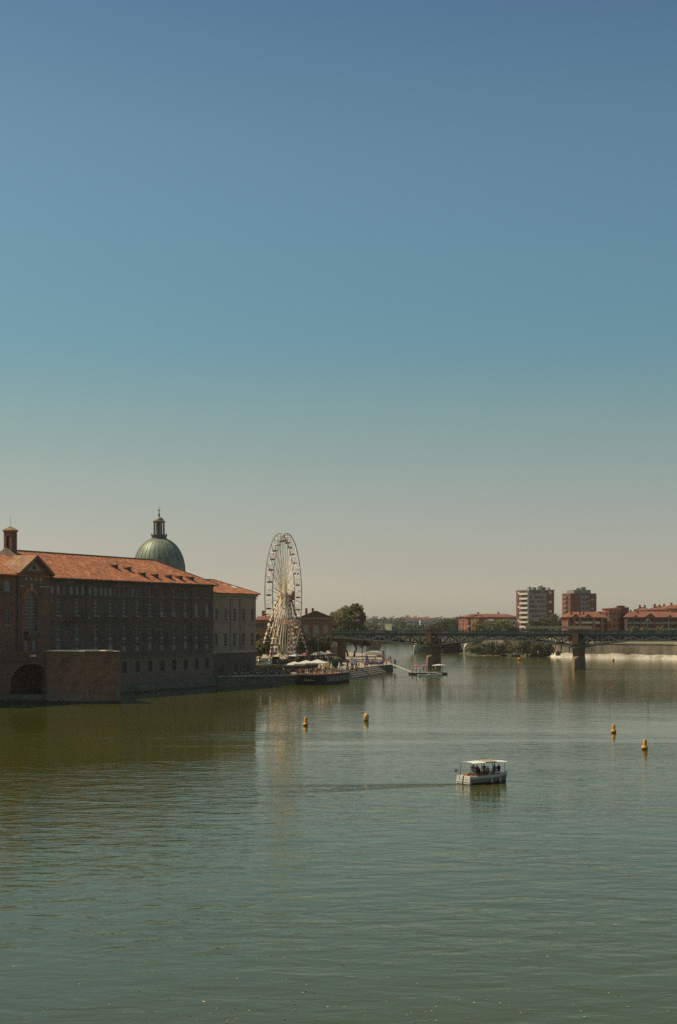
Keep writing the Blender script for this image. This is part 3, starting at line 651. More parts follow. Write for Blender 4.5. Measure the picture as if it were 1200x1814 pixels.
b = MB(); b.prism([rl(aw0 + Vector((0, .3, 0))), rl(aw1 + Vector((0, .3, 0))), rl(fw(84, -.2)), rl(fw(60, .5))], 9.2, 9.5); b.build('terrace_slab', M['paving'], rem)

# ------------------------------------------------------------------ dome of the chapel behind
dd = 452.0; dx = (282 - 600) / FPX * dd; S = dd / FPX
def zz(py): return HC - (py - HOR) * S
dome = empty('domed_church', (dx, dd, 4.0), 0, 'round church with green copper dome and columned lantern behind the hospital roof', 'church')
g = -4.0
rD = 46 * S
b = MB(); b.prism([(1.25*rD*math.cos(rad(22.5+45*k)), 1.25*rD*math.sin(rad(22.5+45*k))) for k in range(8)], -4, zz(1060) + g); b.build('nave', M['brick_red'], dome)
b = MB(); b.lathe([(rD*1.04, zz(1062)+g), (rD*1.04, zz(1020)+g), (rD*1.1, zz(1018)+g), (rD*1.1, zz(1014)+g), (rD*1.01, zz(1013)+g)], 40); b.build('drum', M['brick_red'], dome, smooth=True)
prof = []
zs_, zt = zz(1012) + g, zz(956) + g
for k in range(13):
    a = math.pi / 2 * k / 12
    prof.append((rD * math.cos(a) ** .92 if k < 12 else .3, zs_ + (zt - zs_ + .6) * math.sin(a)))
b = MB(); b.lathe(prof, 64); cup = b.build('copper_dome', M['copper'], dome, smooth=True)
for k in range(32):
    a = 2 * math.pi * (k + .5) / 32
    b = MB(); pts = [((r + .05) * math.cos(a), (r + .05) * math.sin(a), z) for r, z in prof[:-1]]; b.tube(pts, .05, 4); b.build('seam_rib', M['copper'], cup)
lr = 14.5 * S
b = MB(); b.lathe([(lr*1.0, zz(958)+g), (lr*1.02, zz(955)+g), (lr*.92, zz(954)+g), (lr*.92, zz(950)+g), (lr*1.0, zz(949)+g), (lr*1.0, zz(948)+g), (lr*.6, zz(947.5)+g)], 24); lan = b.build('lantern_base', M['lead'], dome, smooth=True)
for k in range(12):
    a = 2*math.pi*k/12; b = MB(); b.tube([(lr*.95*math.cos(a), lr*.95*math.sin(a), zz(949)+g), (lr*.95*math.cos(a), lr*.95*math.sin(a), zz(945)+g)], .07, 5); b.build('baluster', M['lead'], lan)
for k in range(8):
    a = 2*math.pi*(k+.5)/8; b = MB(); q = lr * .62
    b.lathe([(.34, zz(947.6)+g), (.25, zz(946)+g), (.22, zz(927)+g), (.36, zz(925)+g)], 8, (q*math.cos(a), q*math.sin(a))); b.build('column', M['bronze'], dome, smooth=True)
b = MB(); b.lathe([(lr*.3, zz(947.6)+g), (lr*.26, zz(926)+g)], 12); b.build('lantern_core', M['lead'], dome, smooth=True)
b = MB(); b.lathe([(lr*.7, zz(926)+g), (lr*.72, zz(924.5)+g), (lr*.78, zz(924)+g), (lr*.78, zz(923)+g), (lr*.58, zz(922.5)+g), (lr*.54, zz(920)+g), (lr*.42, zz(917.6)+g), (lr*.2, zz(916)+g), (.12, zz(915.2)+g)], 20); cap = b.build('lantern_cap', M['bronze'], dome, smooth=True)
b = MB(); b.lathe([(.1, zz(916)+g), (.32, zz(913.5)+g), (.36, zz(912)+g), (.16, zz(909)+g), (.08, zz(900)+g)], 8); b.box(-.42, .42, -.07, .07, zz(904.5)+g, zz(903.4)+g); b.tube([(0, 0, zz(900)+g), (0, 0, zz(893)+g)], .03, 4); b.build('cross_finial', M['lead'], cap)

# ------------------------------------------------------------------ observation wheel
WD = 415.0; WS = WD / FPX
wx = (503.5 - 600) * WS; GZ = 4.5
hubz = HC + (HOR - 1055) * WS - GZ; WR = 109.5 * WS
wphi = math.asin(.200)
wheel = empty('ferris_wheel', (wx, WD, GZ), -wphi, 'tall white ferris wheel on red and white banded legs behind the quay', 'ferris wheel')
# local frame: x = axle direction, y = in the plane of the wheel, pointing away from the viewer
A2 = 1.12
def wp(sx, r, a): return (sx * A2, r * math.cos(a), hubz + r * math.sin(a))
NG = 30
for sx in (-1, 1):
    b = MB(); n_ = 96
    for rr, th in ((WR, .10),):
        ring = []
        for k in range(n_):
            a = 2*math.pi*k/n_; c = Vector(wp(sx, rr, a)); rv = Vector((0, math.cos(a), math.sin(a)))
            ring.append([c + rv*th + Vector((-th, 0, 0)), c + rv*th + Vector((th, 0, 0)), c - rv*th + Vector((th, 0, 0)), c - rv*th + Vector((-th, 0, 0))])
        ring.append(ring[0]); b.loft(ring, 0, False)
    b.build('rim', M['rim_steel'], wheel)
    for k in range(NG):
        a = 2*math.pi*(k+.5)/NG
        beam('spoke', wp(sx*.62, 1.1, a), wp(sx, WR - .1, a), .14, .14, M['white_steel'], wheel)
for k in range(NG):
    a = 2*math.pi*(k+.5)/NG
    beam('crossbar', wp(-1, WR, a), wp(1, WR, a), .06, .06, M['white_steel'], wheel)
# gondolas hang upright from the crossbars
gm = MB()
gm.lathe([(.3, -2.3), (.66, -2.22), (.82, -1.95), (.82, -1.82), (.74, -1.82), (.6, -2.08), (.05, -2.12)], 10, m=0)
gm.lathe([(.045, -2.2), (.045, .1)], 6, m=1)
for k in range(4): a = rad(45 + 90*k); gm.tube([(.76*math.cos(a), .76*math.sin(a), -1.85), (.72*math.cos(a), .72*math.sin(a), -.25)], .02, 4, 1)
gmesh = gm.mesh('gondola', [M['gondola'], M['white_steel']])
gc = MB(); gc.lathe([(.86, -.30), (.86, -.24), (.5, -.12), (.08, -.05)], 10); gcm = gc.mesh('gondola_canopy', M['white_steel'])
for k in range(NG):
    a = 2*math.pi*(k+.5)/NG; c = wp(0, WR, a)
    go = place('gondola', gmesh, wheel, (c[0], c[1], c[2] - .1)); place('gondola_canopy', gcm, go)
b = MB()
for x0, x1, r in ((-1.7, -1.1, .55), (-1.1, 1.1, .75), (1.1, 1.9, .55)):
    b.loft([[(x, r*math.cos(2*math.pi*k/16), hubz + r*math.sin(2*math.pi*k/16)) for k in range(16)] for x in (x0, x1)])
for sx in (-1, 1): b.loft([[(x, 1.35*math.cos(2*math.pi*k/20), hubz + 1.35*math.sin(2*math.pi*k/20)) for k in range(20)] for x in (sx*.62, sx*.78)])
b.build('hub', M['white_steel'], wheel)
b = MB(); b.loft([[(x, r*math.cos(2*math.pi*k/20), hubz + r*math.sin(2*math.pi*k/20)) for k in range(20)] for x, r in ((2.5, 1.35), (2.62, 1.42), (3.0, 1.35))]); b.build('hub_shield', M['red_disc'], wheel)
for sx in (-1, 1):
    for sy in (-1, 1):
        beam('support_leg', (sx*(5.6 if sx > 0 else 5.4), sy*9.2, .2), (sx*1.75, sy*.35, hubz), .42, .42, M['leg_stripe'], wheel)
        beam('support_leg', (sx*(2.6 if sx > 0 else 3.2), sy*5.2, .2), (sx*1.6, sy*.25, hubz - .3), .34, .34, M['leg_stripe'], wheel)
        f0, f1 = Vector((sx*(5.6 if sx > 0 else 5.4), sy*9.2, .2)), Vector((sx*1.75, sy*.35, hubz))
        for u in (.3, .55): beam('tie_bar', f0.lerp(f1, u), Vector((f0.lerp(f1, u).x, -f0.lerp(f1, u).y, f0.lerp(f1, u).z)), .12, .12, M['white_steel'], wheel) if sy < 0 else None
b = MB(); b.box(-6.8, 5.4, -10, 10, 0, .35); b.build('base_deck', M['dark'], wheel)
b = MB(); b.box(-2.0, 2.0, -5.5, 5.5, .35, .95); b.build('boarding_platform', M['canvas_tan'], wheel)
for k in range(10):
    beam('platform_post', (-2.0, -5.2 + 1.15*k, .95), (-2.0, -5.2 + 1.15*k, 2.0), .07, .07, M['white_steel'], wheel)
    beam('lattice_post', (2.1, -5.2 + 1.15*k, .95), (2.1, -5.2 + 1.15*k, 6.2), .09, .09, M['white_steel'], wheel)
    beam('lattice_post', (-2.2, -5.2 + 1.15*k, .95), (-2.2, -5.2 + 1.15*k, 7.6), .09, .09, M['white_steel'], wheel)
for z in (2.4, 4.2, 6.2): beam('lattice_rail', (2.1, -5.4, z), (2.1, 5.4, z), .09, .09, M['white_steel'], wheel)
for z in (3.0, 5.3, 7.6): beam('lattice_rail', (-2.2, -5.4, z), (-2.2, 5.4, z), .09, .09, M['white_steel'], wheel)
# ------------------------------------------------------------------ navigation sign on the arch parapet
sp_ = Q(58.5, 1161.5, 280.6)
ns = empty('navigation_sign', (sp_.x, sp_.y, sp_.z), rad(-4), 'red sign with white bar fixed to the brick parapet above the arch', 'sign')
b = MB(); b.box(-.68, .68, -.03, .03, -.55, .55); b.build('board', M['sign_red'], ns)
b = MB(); b.box(-.66, .66, -.045, -.032, -.19, .19); b.build('white_bar', M['white'], ns)

# ------------------------------------------------------------------ iron road bridge
p1, p2 = P(761, 1183.0), P(1020.5, 1186.5)
bu = (p2 - p1); SPAN = bu.length; bu.normalize(); brz = math.atan2(bu.y, bu.x)
bri = empty('iron_bridge', (p1.x, p1.y, 0), brz, 'dark green iron road bridge on two stone piers crossing the river', 'bridge')
BW = 11.5; DZ = 12.1; XL, XR = -38.0, SPAN * 2 + 52
b = MB(); b.box(XL - 14, XR + 20, .1, BW - .1, DZ - .35, DZ); b.build('deck', M['asphalt'], bri)
for y0, y1 in ((-.15, .1), (BW - .1, BW + .15)): b = MB(); b.box(XL - 14, XR + 20, y0, y1, DZ - .85, DZ + .12); b.build('edge_girder', M['iron_green'], bri)
for y0, y1 in ((.1, 2.0), (BW - 2.0, BW - .1)): b = MB(); b.box(XL - 14, XR + 20, y0, y1, DZ + .003, DZ + .14); b.build('footway', M['concrete'], bri)
supports = [XL, 0.0, SPAN, SPAN * 2, XR]
def chord(x, a, c):
    u = (x - a) / (c - a)
    if a == XL: dep = .9 + 3.0 * u ** 1.6
    elif c == XR: dep = .9 + 3.0 * (1 - u) ** 1.6
    else: dep = 1.25 + 2.75 * abs(2 * u - 1) ** 2
    return DZ - .7 - dep
for yy, near in ((-.02, True), (BW - .02, False)):
    for a, c in zip(supports, supports[1:]):
        nb = max(6, round((c - a) / 4.0)); nb += nb % 2
        nodes = [a + (c - a) * k / nb for k in range(nb + 1)]
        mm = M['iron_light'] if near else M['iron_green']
        for k in range(nb):
            x0, x1 = nodes[k], nodes[k+1]
            beam('lower_chord', (x0, yy, chord(x0, a, c)), (x1, yy, chord(x1, a, c)), .5, .48, mm, bri)
            beam('truss_post', (x0, yy, chord(x0, a, c)), (x0, yy, DZ - .75), .34, .34, mm, bri)
            pts = (x0, chord(x0, a, c), x1, DZ - .8) if k % 2 == 0 else (x0, DZ - .8, x1, chord(x1, a, c))
            beam('truss_diagonal', (pts[0], yy, pts[1]), (pts[2], yy, pts[3]), .4, .4, mm, bri)
            if near and k % 2 == 0: beam('floor_beam', (x0, .2, DZ - .62), (x0, BW - .2, DZ - .62), .25, .5, M['iron_green'], bri)
# parapets: panels of upright bars between posts
pn = MB(); PL = 2.6
pn.box(-PL/2, PL/2, -.04, .04, 1.02, 1.12); pn.box(-PL/2, PL/2, -.03, .03, .12, .2); pn.box(-PL/2, PL/2, -.03, .03, .6, .66)
for k in range(13): x = -PL/2 + PL*(k+.5)/13; pn.box(x - .04, x + .04, -.02, .02, .2, 1.02)
M['iron_rail'] = mat('iron_rail', (.022, .06, .05), (.032, .078, .066), 1.2, .6)
pnm = pn.mesh('railing_panel', M['iron_rail'])
po = MB(); po.box(-.09, .09, -.09, .09, .12, 1.25); po.lathe([(.1, 1.25), (.13, 1.32), (.04, 1.42)], 8); pom = po.mesh('railing_post', M['iron_rail'])
x = XL - 12
while x < XR + 15:
    for yy in (0, BW):
        place('railing_panel', pnm, bri, (x + PL/2, yy, DZ)); place('railing_post', pom, bri, (x, yy, DZ))
    x += PL
# piers: pointed stone foot, tapering shaft, capital and pylon rising through the deck
def pier(x):                            # the piers stand under the near part of the deck
    hw = 1.1; BW = 9.0
    def plan(w0, w1, nose): return [(-w0, 0), (0, -nose), (w0, 0), (w1, BW), (0, BW + nose), (-w1, BW)]
    r = empty('stone_pier', (x, 0, 0)); r.parent = bri
    def ring(w0, nose, z): return [(px_, py_, z) for px_, py_ in plan(w0, w0, nose)]
    b = MB(); b.loft([ring(hw+.35, 2.0, -2), ring(hw+.3, 1.9, .55)]); b.build('pier_footing', M['pier_foot'], r)
    b = MB(); b.loft([ring(hw+.15, 1.7, .553), ring(hw+.05, 1.6, 3.6), ring(hw-.05, .5, 4.5)]); b.build('cutwater', M['pier_foot'], r)
    b = MB(); b.loft([[(-hw, .35, 4.503), (hw, .35, 4.503), (hw, BW-.35, 4.503), (-hw, BW-.35, 4.503)], [(-hw-.1, .3, 7.2), (hw+.1, .3, 7.2), (hw+.1, BW-.3, 7.2), (-hw-.1, BW-.3, 7.2)], [(-hw-.75, -.1, 8.4), (hw+.75, -.1, 8.4), (hw+.75, BW+.1, 8.4), (-hw-.75, BW+.1, 8.4)]]); b.build('shaft', M['pier'], r)
    b = MB(); b.box(-hw-.95, hw+.95, -.3, BW+.3, 8.403, 8.75); b.build('capital', M['pier_foot'], r)
    for yy in (-1.0, BW - .3):
        b = MB(); b.box(-1.0, 1.0, yy, yy + 1.3, 8.753, 13.5); b.box(-1.12, 1.12, yy - .12, yy + 1.42, 13.503, 13.8); b.build('pylon', M['pier'], r)
    b = MB(); b.box(-hw-.2, hw+.2, .4, BW-.4, 8.753, 10.2); b.build('bearing_block', M['pier'], r)
for x in (0, SPAN, SPAN * 2): pier(x)
b = MB(); b.box(XL - 15, XL + .6, -.6, BW + .6, 1, DZ - .36); b.build('abutment', M['brick_red'], bri)
# lamp standards on the near footway
def lamp_post(x, y, h=5.0):
    r = empty('lamp_post', tuple(bri.matrix_basis @ Vector((x, y, DZ + .14))), 0)
    return r
lm = MB(); lm.lathe([(.22, 0), (.2, .5), (.09, .8), (.06, 4.2), (.05, 4.6)], 8); lm.tube([(-.55, 0, 4.1), (0, 0, 4.3), (.55, 0, 4.1)], .04, 5)
lmm = lm.mesh('post', M['iron_green'])
lg = MB()
for cx, cz in ((-.55, 4.1), (.55, 4.1), (0, 4.6)): lg.lathe([(.05, cz), (.2, cz + .12), (.24, cz + .3), (.18, cz + .46), (.05, cz + .54)], 8, (cx, 0))
lgm = lg.mesh('globe', M['grey_panel'])
bpy.context.view_layer.update()
LAMPX = (-32, -21.5, -9.0, -7.2, 9.0, 21.0, 36.0, 47.0, 62.0, 77.0)
for k, x in enumerate(LAMPX):
    wpos = bri.matrix_world @ Vector((x, .9 if k % 2 else BW - .9, DZ + .14))
    r = empty('lamp_post', wpos, brz, 'dark iron lamp standard with pale globes on the bridge footway', 'street lamp', 'lamp standards along the iron bridge')
    place('post', lmm, r, (0, 0, 0)); place('globes', lgm, r)

# pale box truck stopped on the bridge
tp = bri.matrix_world @ Vector(((680.0 - 761) / FPX * 512, 3.6, DZ))
tr = empty('box_truck', tp, brz, 'small truck with pale yellow-green box body crossing the iron bridge', 'truck')
b = MB(); b.box(-1.3, 1.3, -1.05, 1.05, .95, 3.35); b.build('cargo_box', mat('box_pale', (.62, .60, .32), (.68, .66, .38), 1, .6), tr)
b = MB(); b.loft([[(1.35, -1.0, .5), (3.0, -1.0, .5), (3.0, 1.0, .5), (1.35, 1.0, .5)], [(1.35, -1.0, 1.5), (2.95, -1.0, 1.4), (2.95, 1.0, 1.4), (1.35, 1.0, 1.5)], [(1.35, -.92, 2.3), (2.2, -.92, 2.3), (2.2, .92, 2.3), (1.35, .92, 2.3)]]); b.build('cab', M['hull_grey'], tr)
for x in (-.8, 2.3):
    for y in (-.95, .95): b = MB(); b.loft([[(x + .4*math.cos(2*math.pi*k/12), y + yy, .4 + .4*math.sin(2*math.pi*k/12)) for k in range(12)] for yy in (-.12, .12)]); b.build('wheel', M['hull_black'], tr)

# ------------------------------------------------------------------ stone arch bridge beyond
q1, q0 = P(826, 1158), P(737, 1157)
cu = (q1 - q0); CS = cu.length; cu.normalize()
cat_b = empty('stone_arch_bridge', (q0.x, q0.y, 0), math.atan2(cu.y, cu.x), 'pale stone bridge of low arches seen under the iron bridge', 'bridge')
def arch_wall(y, x0, x1):
    b = MB(); top = 10.4; n_ = 14; pts = []
    for k in range(n_ + 1):
        u = k / n_; pts.append((x0 + 1.5 + (x1 - x0 - 3.0) * u, 1.2 + 7.6 * math.sqrt(max(0, 1 - (2*u - 1) ** 2))))
    for p, q in zip(pts, pts[1:]): b.poly([(p[0], y, p[1]), (q[0], y, q[1]), (q[0], y, top), (p[0], y, top)])
    b.poly([(x0, y, -1), (x0 + 1.5, y, -1), (x0 + 1.5, y, top), (x0, y, top)]); b.poly([(x1 - 1.5, y, -1), (x1, y, -1), (x1, y, top), (x1 - 1.5, y, top)])
    return b, pts
for k in range(-2, 4):
    x0, x1 = CS * k, CS * (k + 1)
    b, pts = arch_wall(0, x0, x1); b2, _ = arch_wall(12, x0, x1)
    b.build('spandrel', M['wall_lime'], cat_b); b2.build('spandrel', M['wall_lime'], cat_b)
    b = MB(); v_ = [(x0 + 1.5, -1)] + pts + [(x1 - 1.5, -1)]
    for p, q in zip(v_, v_[1:]): b.poly([(p[0], 0, p[1]), (q[0], 0, q[1]), (q[0], 12, q[1]), (p[0], 12, p[1])])
    b.build('vault', M['wall_foot'], cat_b)
    b = MB(); b.loft([[(x0 - 1.3, .02, -1), (x0, -2.4, -1), (x0 + 1.3, .02, -1)], [(x0 - 1.3, .02, 3.2), (x0, -2.2, 3.2), (x0 + 1.3, .02, 3.2)], [(x0 - .8, .02, 5.2), (x0, -.2, 5.2), (x0 + .8, .02, 5.2)]]); b.build('cutwater', M['wall_foot'], cat_b)
b = MB(); b.box(-2*CS, 4*CS, -.3, 12.3, 10.403, 11.3); b.build('parapet', M['brick_bright'], cat_b)

# ------------------------------------------------------------------ embankment wall of the right bank
ew = [(183.2, 447), (171.5, 540), (144.6, 605.5), (127.6, 620.5), (109.6, 634.5), (100.4, 644.5), (98.3, 668), (96.3, 700)]
emb = empty('embankment_wall', (*ew[2], 0), 0, 'long sunlit stone embankment wall with pale foot along the far river bank', 'wall')
eo = Vector((*ew[2], 0))
_f = []
for p_, q_ in zip(ew, ew[1:]):
    k_ = max(1, int((Vector(q_) - Vector(p_)).length / 2.5)); _f += [tuple(Vector(p_).lerp(Vector(q_), i / k_)) for i in range(k_)]
ewc, ew = ew, _f + [ew[-1]]
def off(pts, o_):
    out = []
    for i, p in enumerate(pts):
        a = Vector(pts[max(i-1, 0)]); c = Vector(pts[min(i+1, len(pts)-1)]); t = (c - a).normalized(); nn = Vector((-t.y, t.x)) * -1
        if nn.dot(Vector((-1, -.6))) < 0: nn = -nn
        out.append((p[0] + nn.x * o_ - eo.x, p[1] + nn.y * o_ - eo.y))
    return out
def wallstrip(name, o0, z0, o1, z1, m, jit=0.0):
    b = MB(); lo, hi, ba = off(ew, o0), off(ew, o1), off(ew, -.3)
    zj = [z1 + (jit * noise.noise(Vector((i * .33, z1, 2.2))) + .5 * jit * noise.noise(Vector((i * 1.1, z1, 5)))) for i in range(len(ew))]
    for i in range(len(ew) - 1):
        b.poly([(*lo[i], z0), (*lo[i+1], z0), (*hi[i+1], zj[i+1]), (*hi[i], zj[i])])
        b.poly([(*hi[i], zj[i]), (*hi[i+1], zj[i+1]), (*ba[i+1], zj[i+1]), (*ba[i], zj[i])])
    return b.build(name, m, emb)
wallstrip('wall_foot', 2.6, -.6, 1.9, .9, M['wall_foot'], .35); wallstrip('wall_batter', 1.55, .3, 1.05, 2.0, M['wall_foot'], .8); wallstrip('wall_face', 1.0, .6, .35, 6.7, M['wall_lime']); wallstrip('wall_coping', .6, 6.55, .6, 7.15, M['stone'])
ew = ewc; hi = off(ew, .78)
for i in range(4, len(ew) - 1):
    a, c = Vector(hi[i]), Vector(hi[i+1]); k = int((c - a).length / 4.2)
    for j in range(k):
        p = a.lerp(c, (j + .5) / k); t = (c - a).normalized()
        b = MB(); b.prism([(p.x - t.x*.22 - t.y*.2, p.y - t.y*.22 + t.x*.2), (p.x + t.x*.22 - t.y*.2, p.y + t.y*.22 + t.x*.2), (p.x + t.x*.22 + t.y*.2, p.y + t.y*.22 - t.x*.2), (p.x - t.x*.22 + t.y*.2, p.y - t.y*.22 - t.x*.2)], 2.1, 6.5); b.build('buttress', M['wall_lime'], emb)

# ------------------------------------------------------------------ far buildings
_fw = {}
def far_window(parent, x, y, z, w_, h_, rz=0.0, mg=None):
    k = (round(w_, 2), round(h_, 2), (mg or M['glass_far']).name)
    if k not in _fw:
        b = MB(); b.box(-w_/2, w_/2, -.05, .05, 0, h_, 0); b.box(-w_/2 - .12, w_/2 + .12, -.14, .06, -.12, 0, 1); _fw[k] = b.mesh('window', [mg or M['glass_far'], M['concrete']])
    return place('window', _fw[k], parent, (x, y, z), rz)
# local frames: x along the front, front face at y=0 looking towards -y, depth towards +y
def tower_a():
    d = 850.0; c = Q(938.3, 1110, d)
    r = empty('apartment_tower', (c.x, c.y, 7), rad(27), 'tall apartment tower with grey bowed front and white balconies on its sunny side', 'apartment tower')
    Hh = 16 + 57 * d / FPX - 7; Wf, Dp = 18.2, 14.0
    b = MB(); b.box(0, Wf, 0, Dp, 0, Hh); b.build('body', M['red_panel'], r)
    nf = 10; fh = Hh / nf
    # bowed grey front
    bw_ = 12.6; arc = [(bw_ * k / 8, -1.5 * math.sin(math.pi * k / 8) - .02) for k in range(9)]
    b = MB(); b.prism([(p[0], p[1]) for p in arc] + [(bw_, .01), (0, .01)], 0, Hh - .4); b.build('bowed_front', M['grey_panel'], r)
    for f in range(nf):
        z = fh * f
        b = MB(); b.prism([(p[0], p[1] - .18) for p in arc] + [(bw_, .0), (0, .0)], z + .05, z + .75); b.build('floor_band', M['concrete'], r)
        for k in range(8):
            if (k + f) % 5 == 4: continue
            mx_, my = (arc[k][0] + arc[k+1][0]) / 2, (arc[k][1] + arc[k+1][1]) / 2
            far_window(r, mx_, my - .02, z + .95, 1.1, 1.5, math.atan2(arc[k+1][1] - arc[k][1], arc[k+1][0] - arc[k][0]))
        far_window(r, 15.3, -.04, z + 1.0, 2.2, 1.3, mg=M['cream'] if f % 2 else M['glass_far'])
        # white balconies on the left face, red strip at its far edge
        b = MB(); b.box(-1.3, -.003, .3, 8.8, z + .2, z + .35); b.box(-1.3, -1.18, .3, 8.8, z + .353, z + 1.4); b.box(-1.3, -.003, .2, .3, z + .2, z + fh - .1); b.build('balcony', M['cream'], r)
        for y in (2.0, 4.6, 7.2): far_window(r, -.03, y, z + .4, 1.5, 2.0, rad(-90))
        far_window(r, -.05, 11.4, z + 1.0, 1.6, 1.2, rad(-90), M['cream'] if f % 3 == 0 else None)
    b = MB(); b.box(-.2, Wf + .2, -.2, Dp + .2, Hh + .003, Hh + .6); b.build('roof_parapet', M['concrete'], r)
    for x0, x1, y0, y1, hh, mm in ((1, 2.6, 2, 4, 1.6, 'concrete'), (4, 6.2, 1.5, 4, 1.4, 'grey_panel'), (7, 9.6, 1.5, 5, 2.2, 'cream'), (10.6, 13, 1.5, 5, 1.5, 'shutter'), (12.0, 13.6, 5.5, 8, 2.8, 'cream'), (15.5, 16.5, 2, 4, 1.4, 'concrete')):
        b = MB(); b.box(x0, x1, y0, y1, Hh + .6, Hh + .6 + hh); b.build('roof_plant', M[mm], r)
tower_a()
def tower_b():
    d = 800.0; c = Q(1011, 1110, d)
    r = empty('apartment_tower', (c.x, c.y, 7), rad(17), 'dark red brick apartment tower with stepped roof and grey balcony recess', 'apartment tower')
    Hh = 16 + 52 * d / FPX - 7; Wf, Dp = 16.4, 10.5
    b = MB(); b.box(0, Wf, 0, Dp, 0, Hh); b.build('body', M['red_panel'], r)
    b = MB(); b.box(2.4, Wf - 3.4, .5, Dp - 1, Hh + .003, Hh + 2.0); b.build('top_storey', M['grey_panel'], r)
    b = MB(); b.box(7.5, 10.5, 1.5, 4, Hh + 2.003, Hh + 3.6); b.build('roof_plant', M['concrete'], r)
    b = MB(); b.box(4.5, 7.0, 1.5, 1.7, Hh + 2.003, Hh + 3.0); b.build('roof_plant', M['concrete'], r)
    b = MB(); b.box(6.4, 11.4, -.25, -.003, 0, Hh - .6); b.build('recess_panel', M['grey_panel'], r)
    nf = 10; fh = Hh / nf
    for f in range(nf):
        z = fh * f
        for x in (8.0, 10.2): far_window(r, x, -.29, z + .9, 1.3, 1.5)
        b = MB(); b.box(9.2, 11.8, -1.1, -.26, z + .2, z + 1.1); b.build('balcony', M['grey_panel'], r)
        if f % 3 != 1: far_window(r, 3.6, -.04, z + 1, 1.1, 1.3)
        far_window(r, 13.9, -.04, z + 1, 1.9, 1.1, mg=M['concrete'] if f % 2 == 0 else None)
        for y in (2.0, 5.2, 8.2): far_window(r, -.05, y, z + .9, 1.3, 1.5, rad(-90))
        b = MB(); b.box(-.9, -.003, 3.6, 6.8, z + .15, z + .9); b.build('balcony', M['brick_bright'], r)
tower_b()

def hip_roof(b, x0, x1, y0, y1, z0, h, ov=.7, m=0, hip=None):
    hip = (y1 - y0) / 2 if hip is None else hip; ym = (y0 + y1) / 2
    a, c, e, f = (x0-ov, y0-ov, z0), (x1+ov, y0-ov, z0), (x1+ov, y1+ov, z0), (x0-ov, y1+ov, z0); r0, r1 = (x0+hip, ym, z0+h), (x1-hip, ym, z0+h)
    for q in ((a, c, r1, r0), (c, e, r1), (e, f, r0, r1), (f, a, r0), (f, e, c, a)): b.poly(q, m)
def block(name, label, c, rz, Wf, Dp, Hh, roofh, nf, nw, mw, mr=None, cat='building', group=None, balc=False, side=True, ww=1.3, wh=1.5, hip=None, chim=2):
    r = empty(name, c, rz, label, cat, group)
    b = MB(); b.box(0, Wf, 0, Dp, 0, Hh); b.build('wall', mw, r)
    fh = Hh / nf
    for f in range(nf):
        for k in range(nw):
            x = Wf * (k + .5) / nw
            far_window(r, x, -.04, fh * f + fh * .3, ww, min(wh, fh * .55))
            if balc and k % 2 == 0: s = MB(); s.box(x - 1.6, x + 1.6, -1.0, -.06, fh*f + .1, fh*f + 1.05); s.build('balcony', M['brick_bright'] if f % 2 else M['cream'], r)
        if side:
            for k in range(max(1, int(Dp / 3.6))): far_window(r, -.05, Dp * (k + .5) / max(1, int(Dp / 3.6)), fh*f + fh*.3, ww, min(wh, fh*.55), rad(-90))
    if roofh:
        b = MB(); hip_roof(b, 0, Wf, 0, Dp, Hh + .003, roofh, hip=hip); ro = b.build('roof', mr or M['tile_far'], r)
        for k in range(chim):
            x = Wf * (.3 + .4 * k / max(1, chim - 1)); s = MB(); s.box(x - .5, x + .5, Dp/2 + .4, Dp/2 + 1.4, Hh + roofh*.5, Hh + roofh + 1.2); s.build('chimney', M['brick_bright'], ro)
    else:
        b = MB(); b.box(-.15, Wf + .15, -.15, Dp + .15, Hh + .003, Hh + .5); b.build('roof_parapet', M['concrete'], r)
    return r
d = 900.; S9 = d / FPX
c = Q(829, 1110, d); block('apartment_block', 'long red brick apartment block with tiled roof left of the towers', (c.x, c.y, 7), rad(24), 38, 12, 12.6, 2.0, 4, 10, M['brick_bright'], balc=True, side=True)
c = Q(848, 1110, d - 14); block('apartment_block', 'narrow sunlit orange brick projection in front of the long tiled block', (c.x, c.y, 7), rad(30), 5.0, 8, 12.4, 1.4, 4, 1, M['brick_bright'], chim=0)
c = Q(874, 1112, 860); block('apartment_block', 'low white flat-roofed apartment building beside the tall grey tower', (c.x, c.y, 7), rad(10), 17.5, 10, 10.6, 0, 3, 6, M['cream'])

# riverside housing with loggias, round corner tower
d = 672.; SH = d / FPX
c = Q(1007, 1110, d)
r = empty('riverside_housing', (c.x, c.y, 7), rad(4), 'red brick housing with sunlit pillars and tiled roof below the dark red tower', 'building')
W1 = 68 * SH; Hh = 11.6
b = MB(); b.box(0, W1, 1.6, 13, 0, Hh); b.build('wall', M['red_panel'], r)
for f in range(4):
    b = MB(); b.box(-.2, W1, 0, 1.595, f * 2.9 + 2.5, f * 2.9 + 2.8); b.build('loggia_floor', M['concrete'] if f > 1 else M['brick_bright'], r)
    for k in range(8): far_window(r, 1.4 + k * 2.1, 1.55, f * 2.9 + .5, 1.2, 1.8)
    if f: b = MB(); b.box(3.0, W1 - 3, .02, .12, f * 2.9 - .05, f * 2.9 + .8); b.build('loggia_rail', M['cream'] if f == 3 else M['brick_bright'], r)
for x in (.2, 2.8, 5.6, 12.4, 16.4): b = MB(); b.box(x - .5, x + .5, -.45, .6, 0, Hh); b.build('pillar', M['brick_bright'], r)
b = MB(); hip_roof(b, -.4, W1, -.6, 13, Hh + .003, 2.6, hip=3); ro = b.build('roof', M['tile_far'], r)
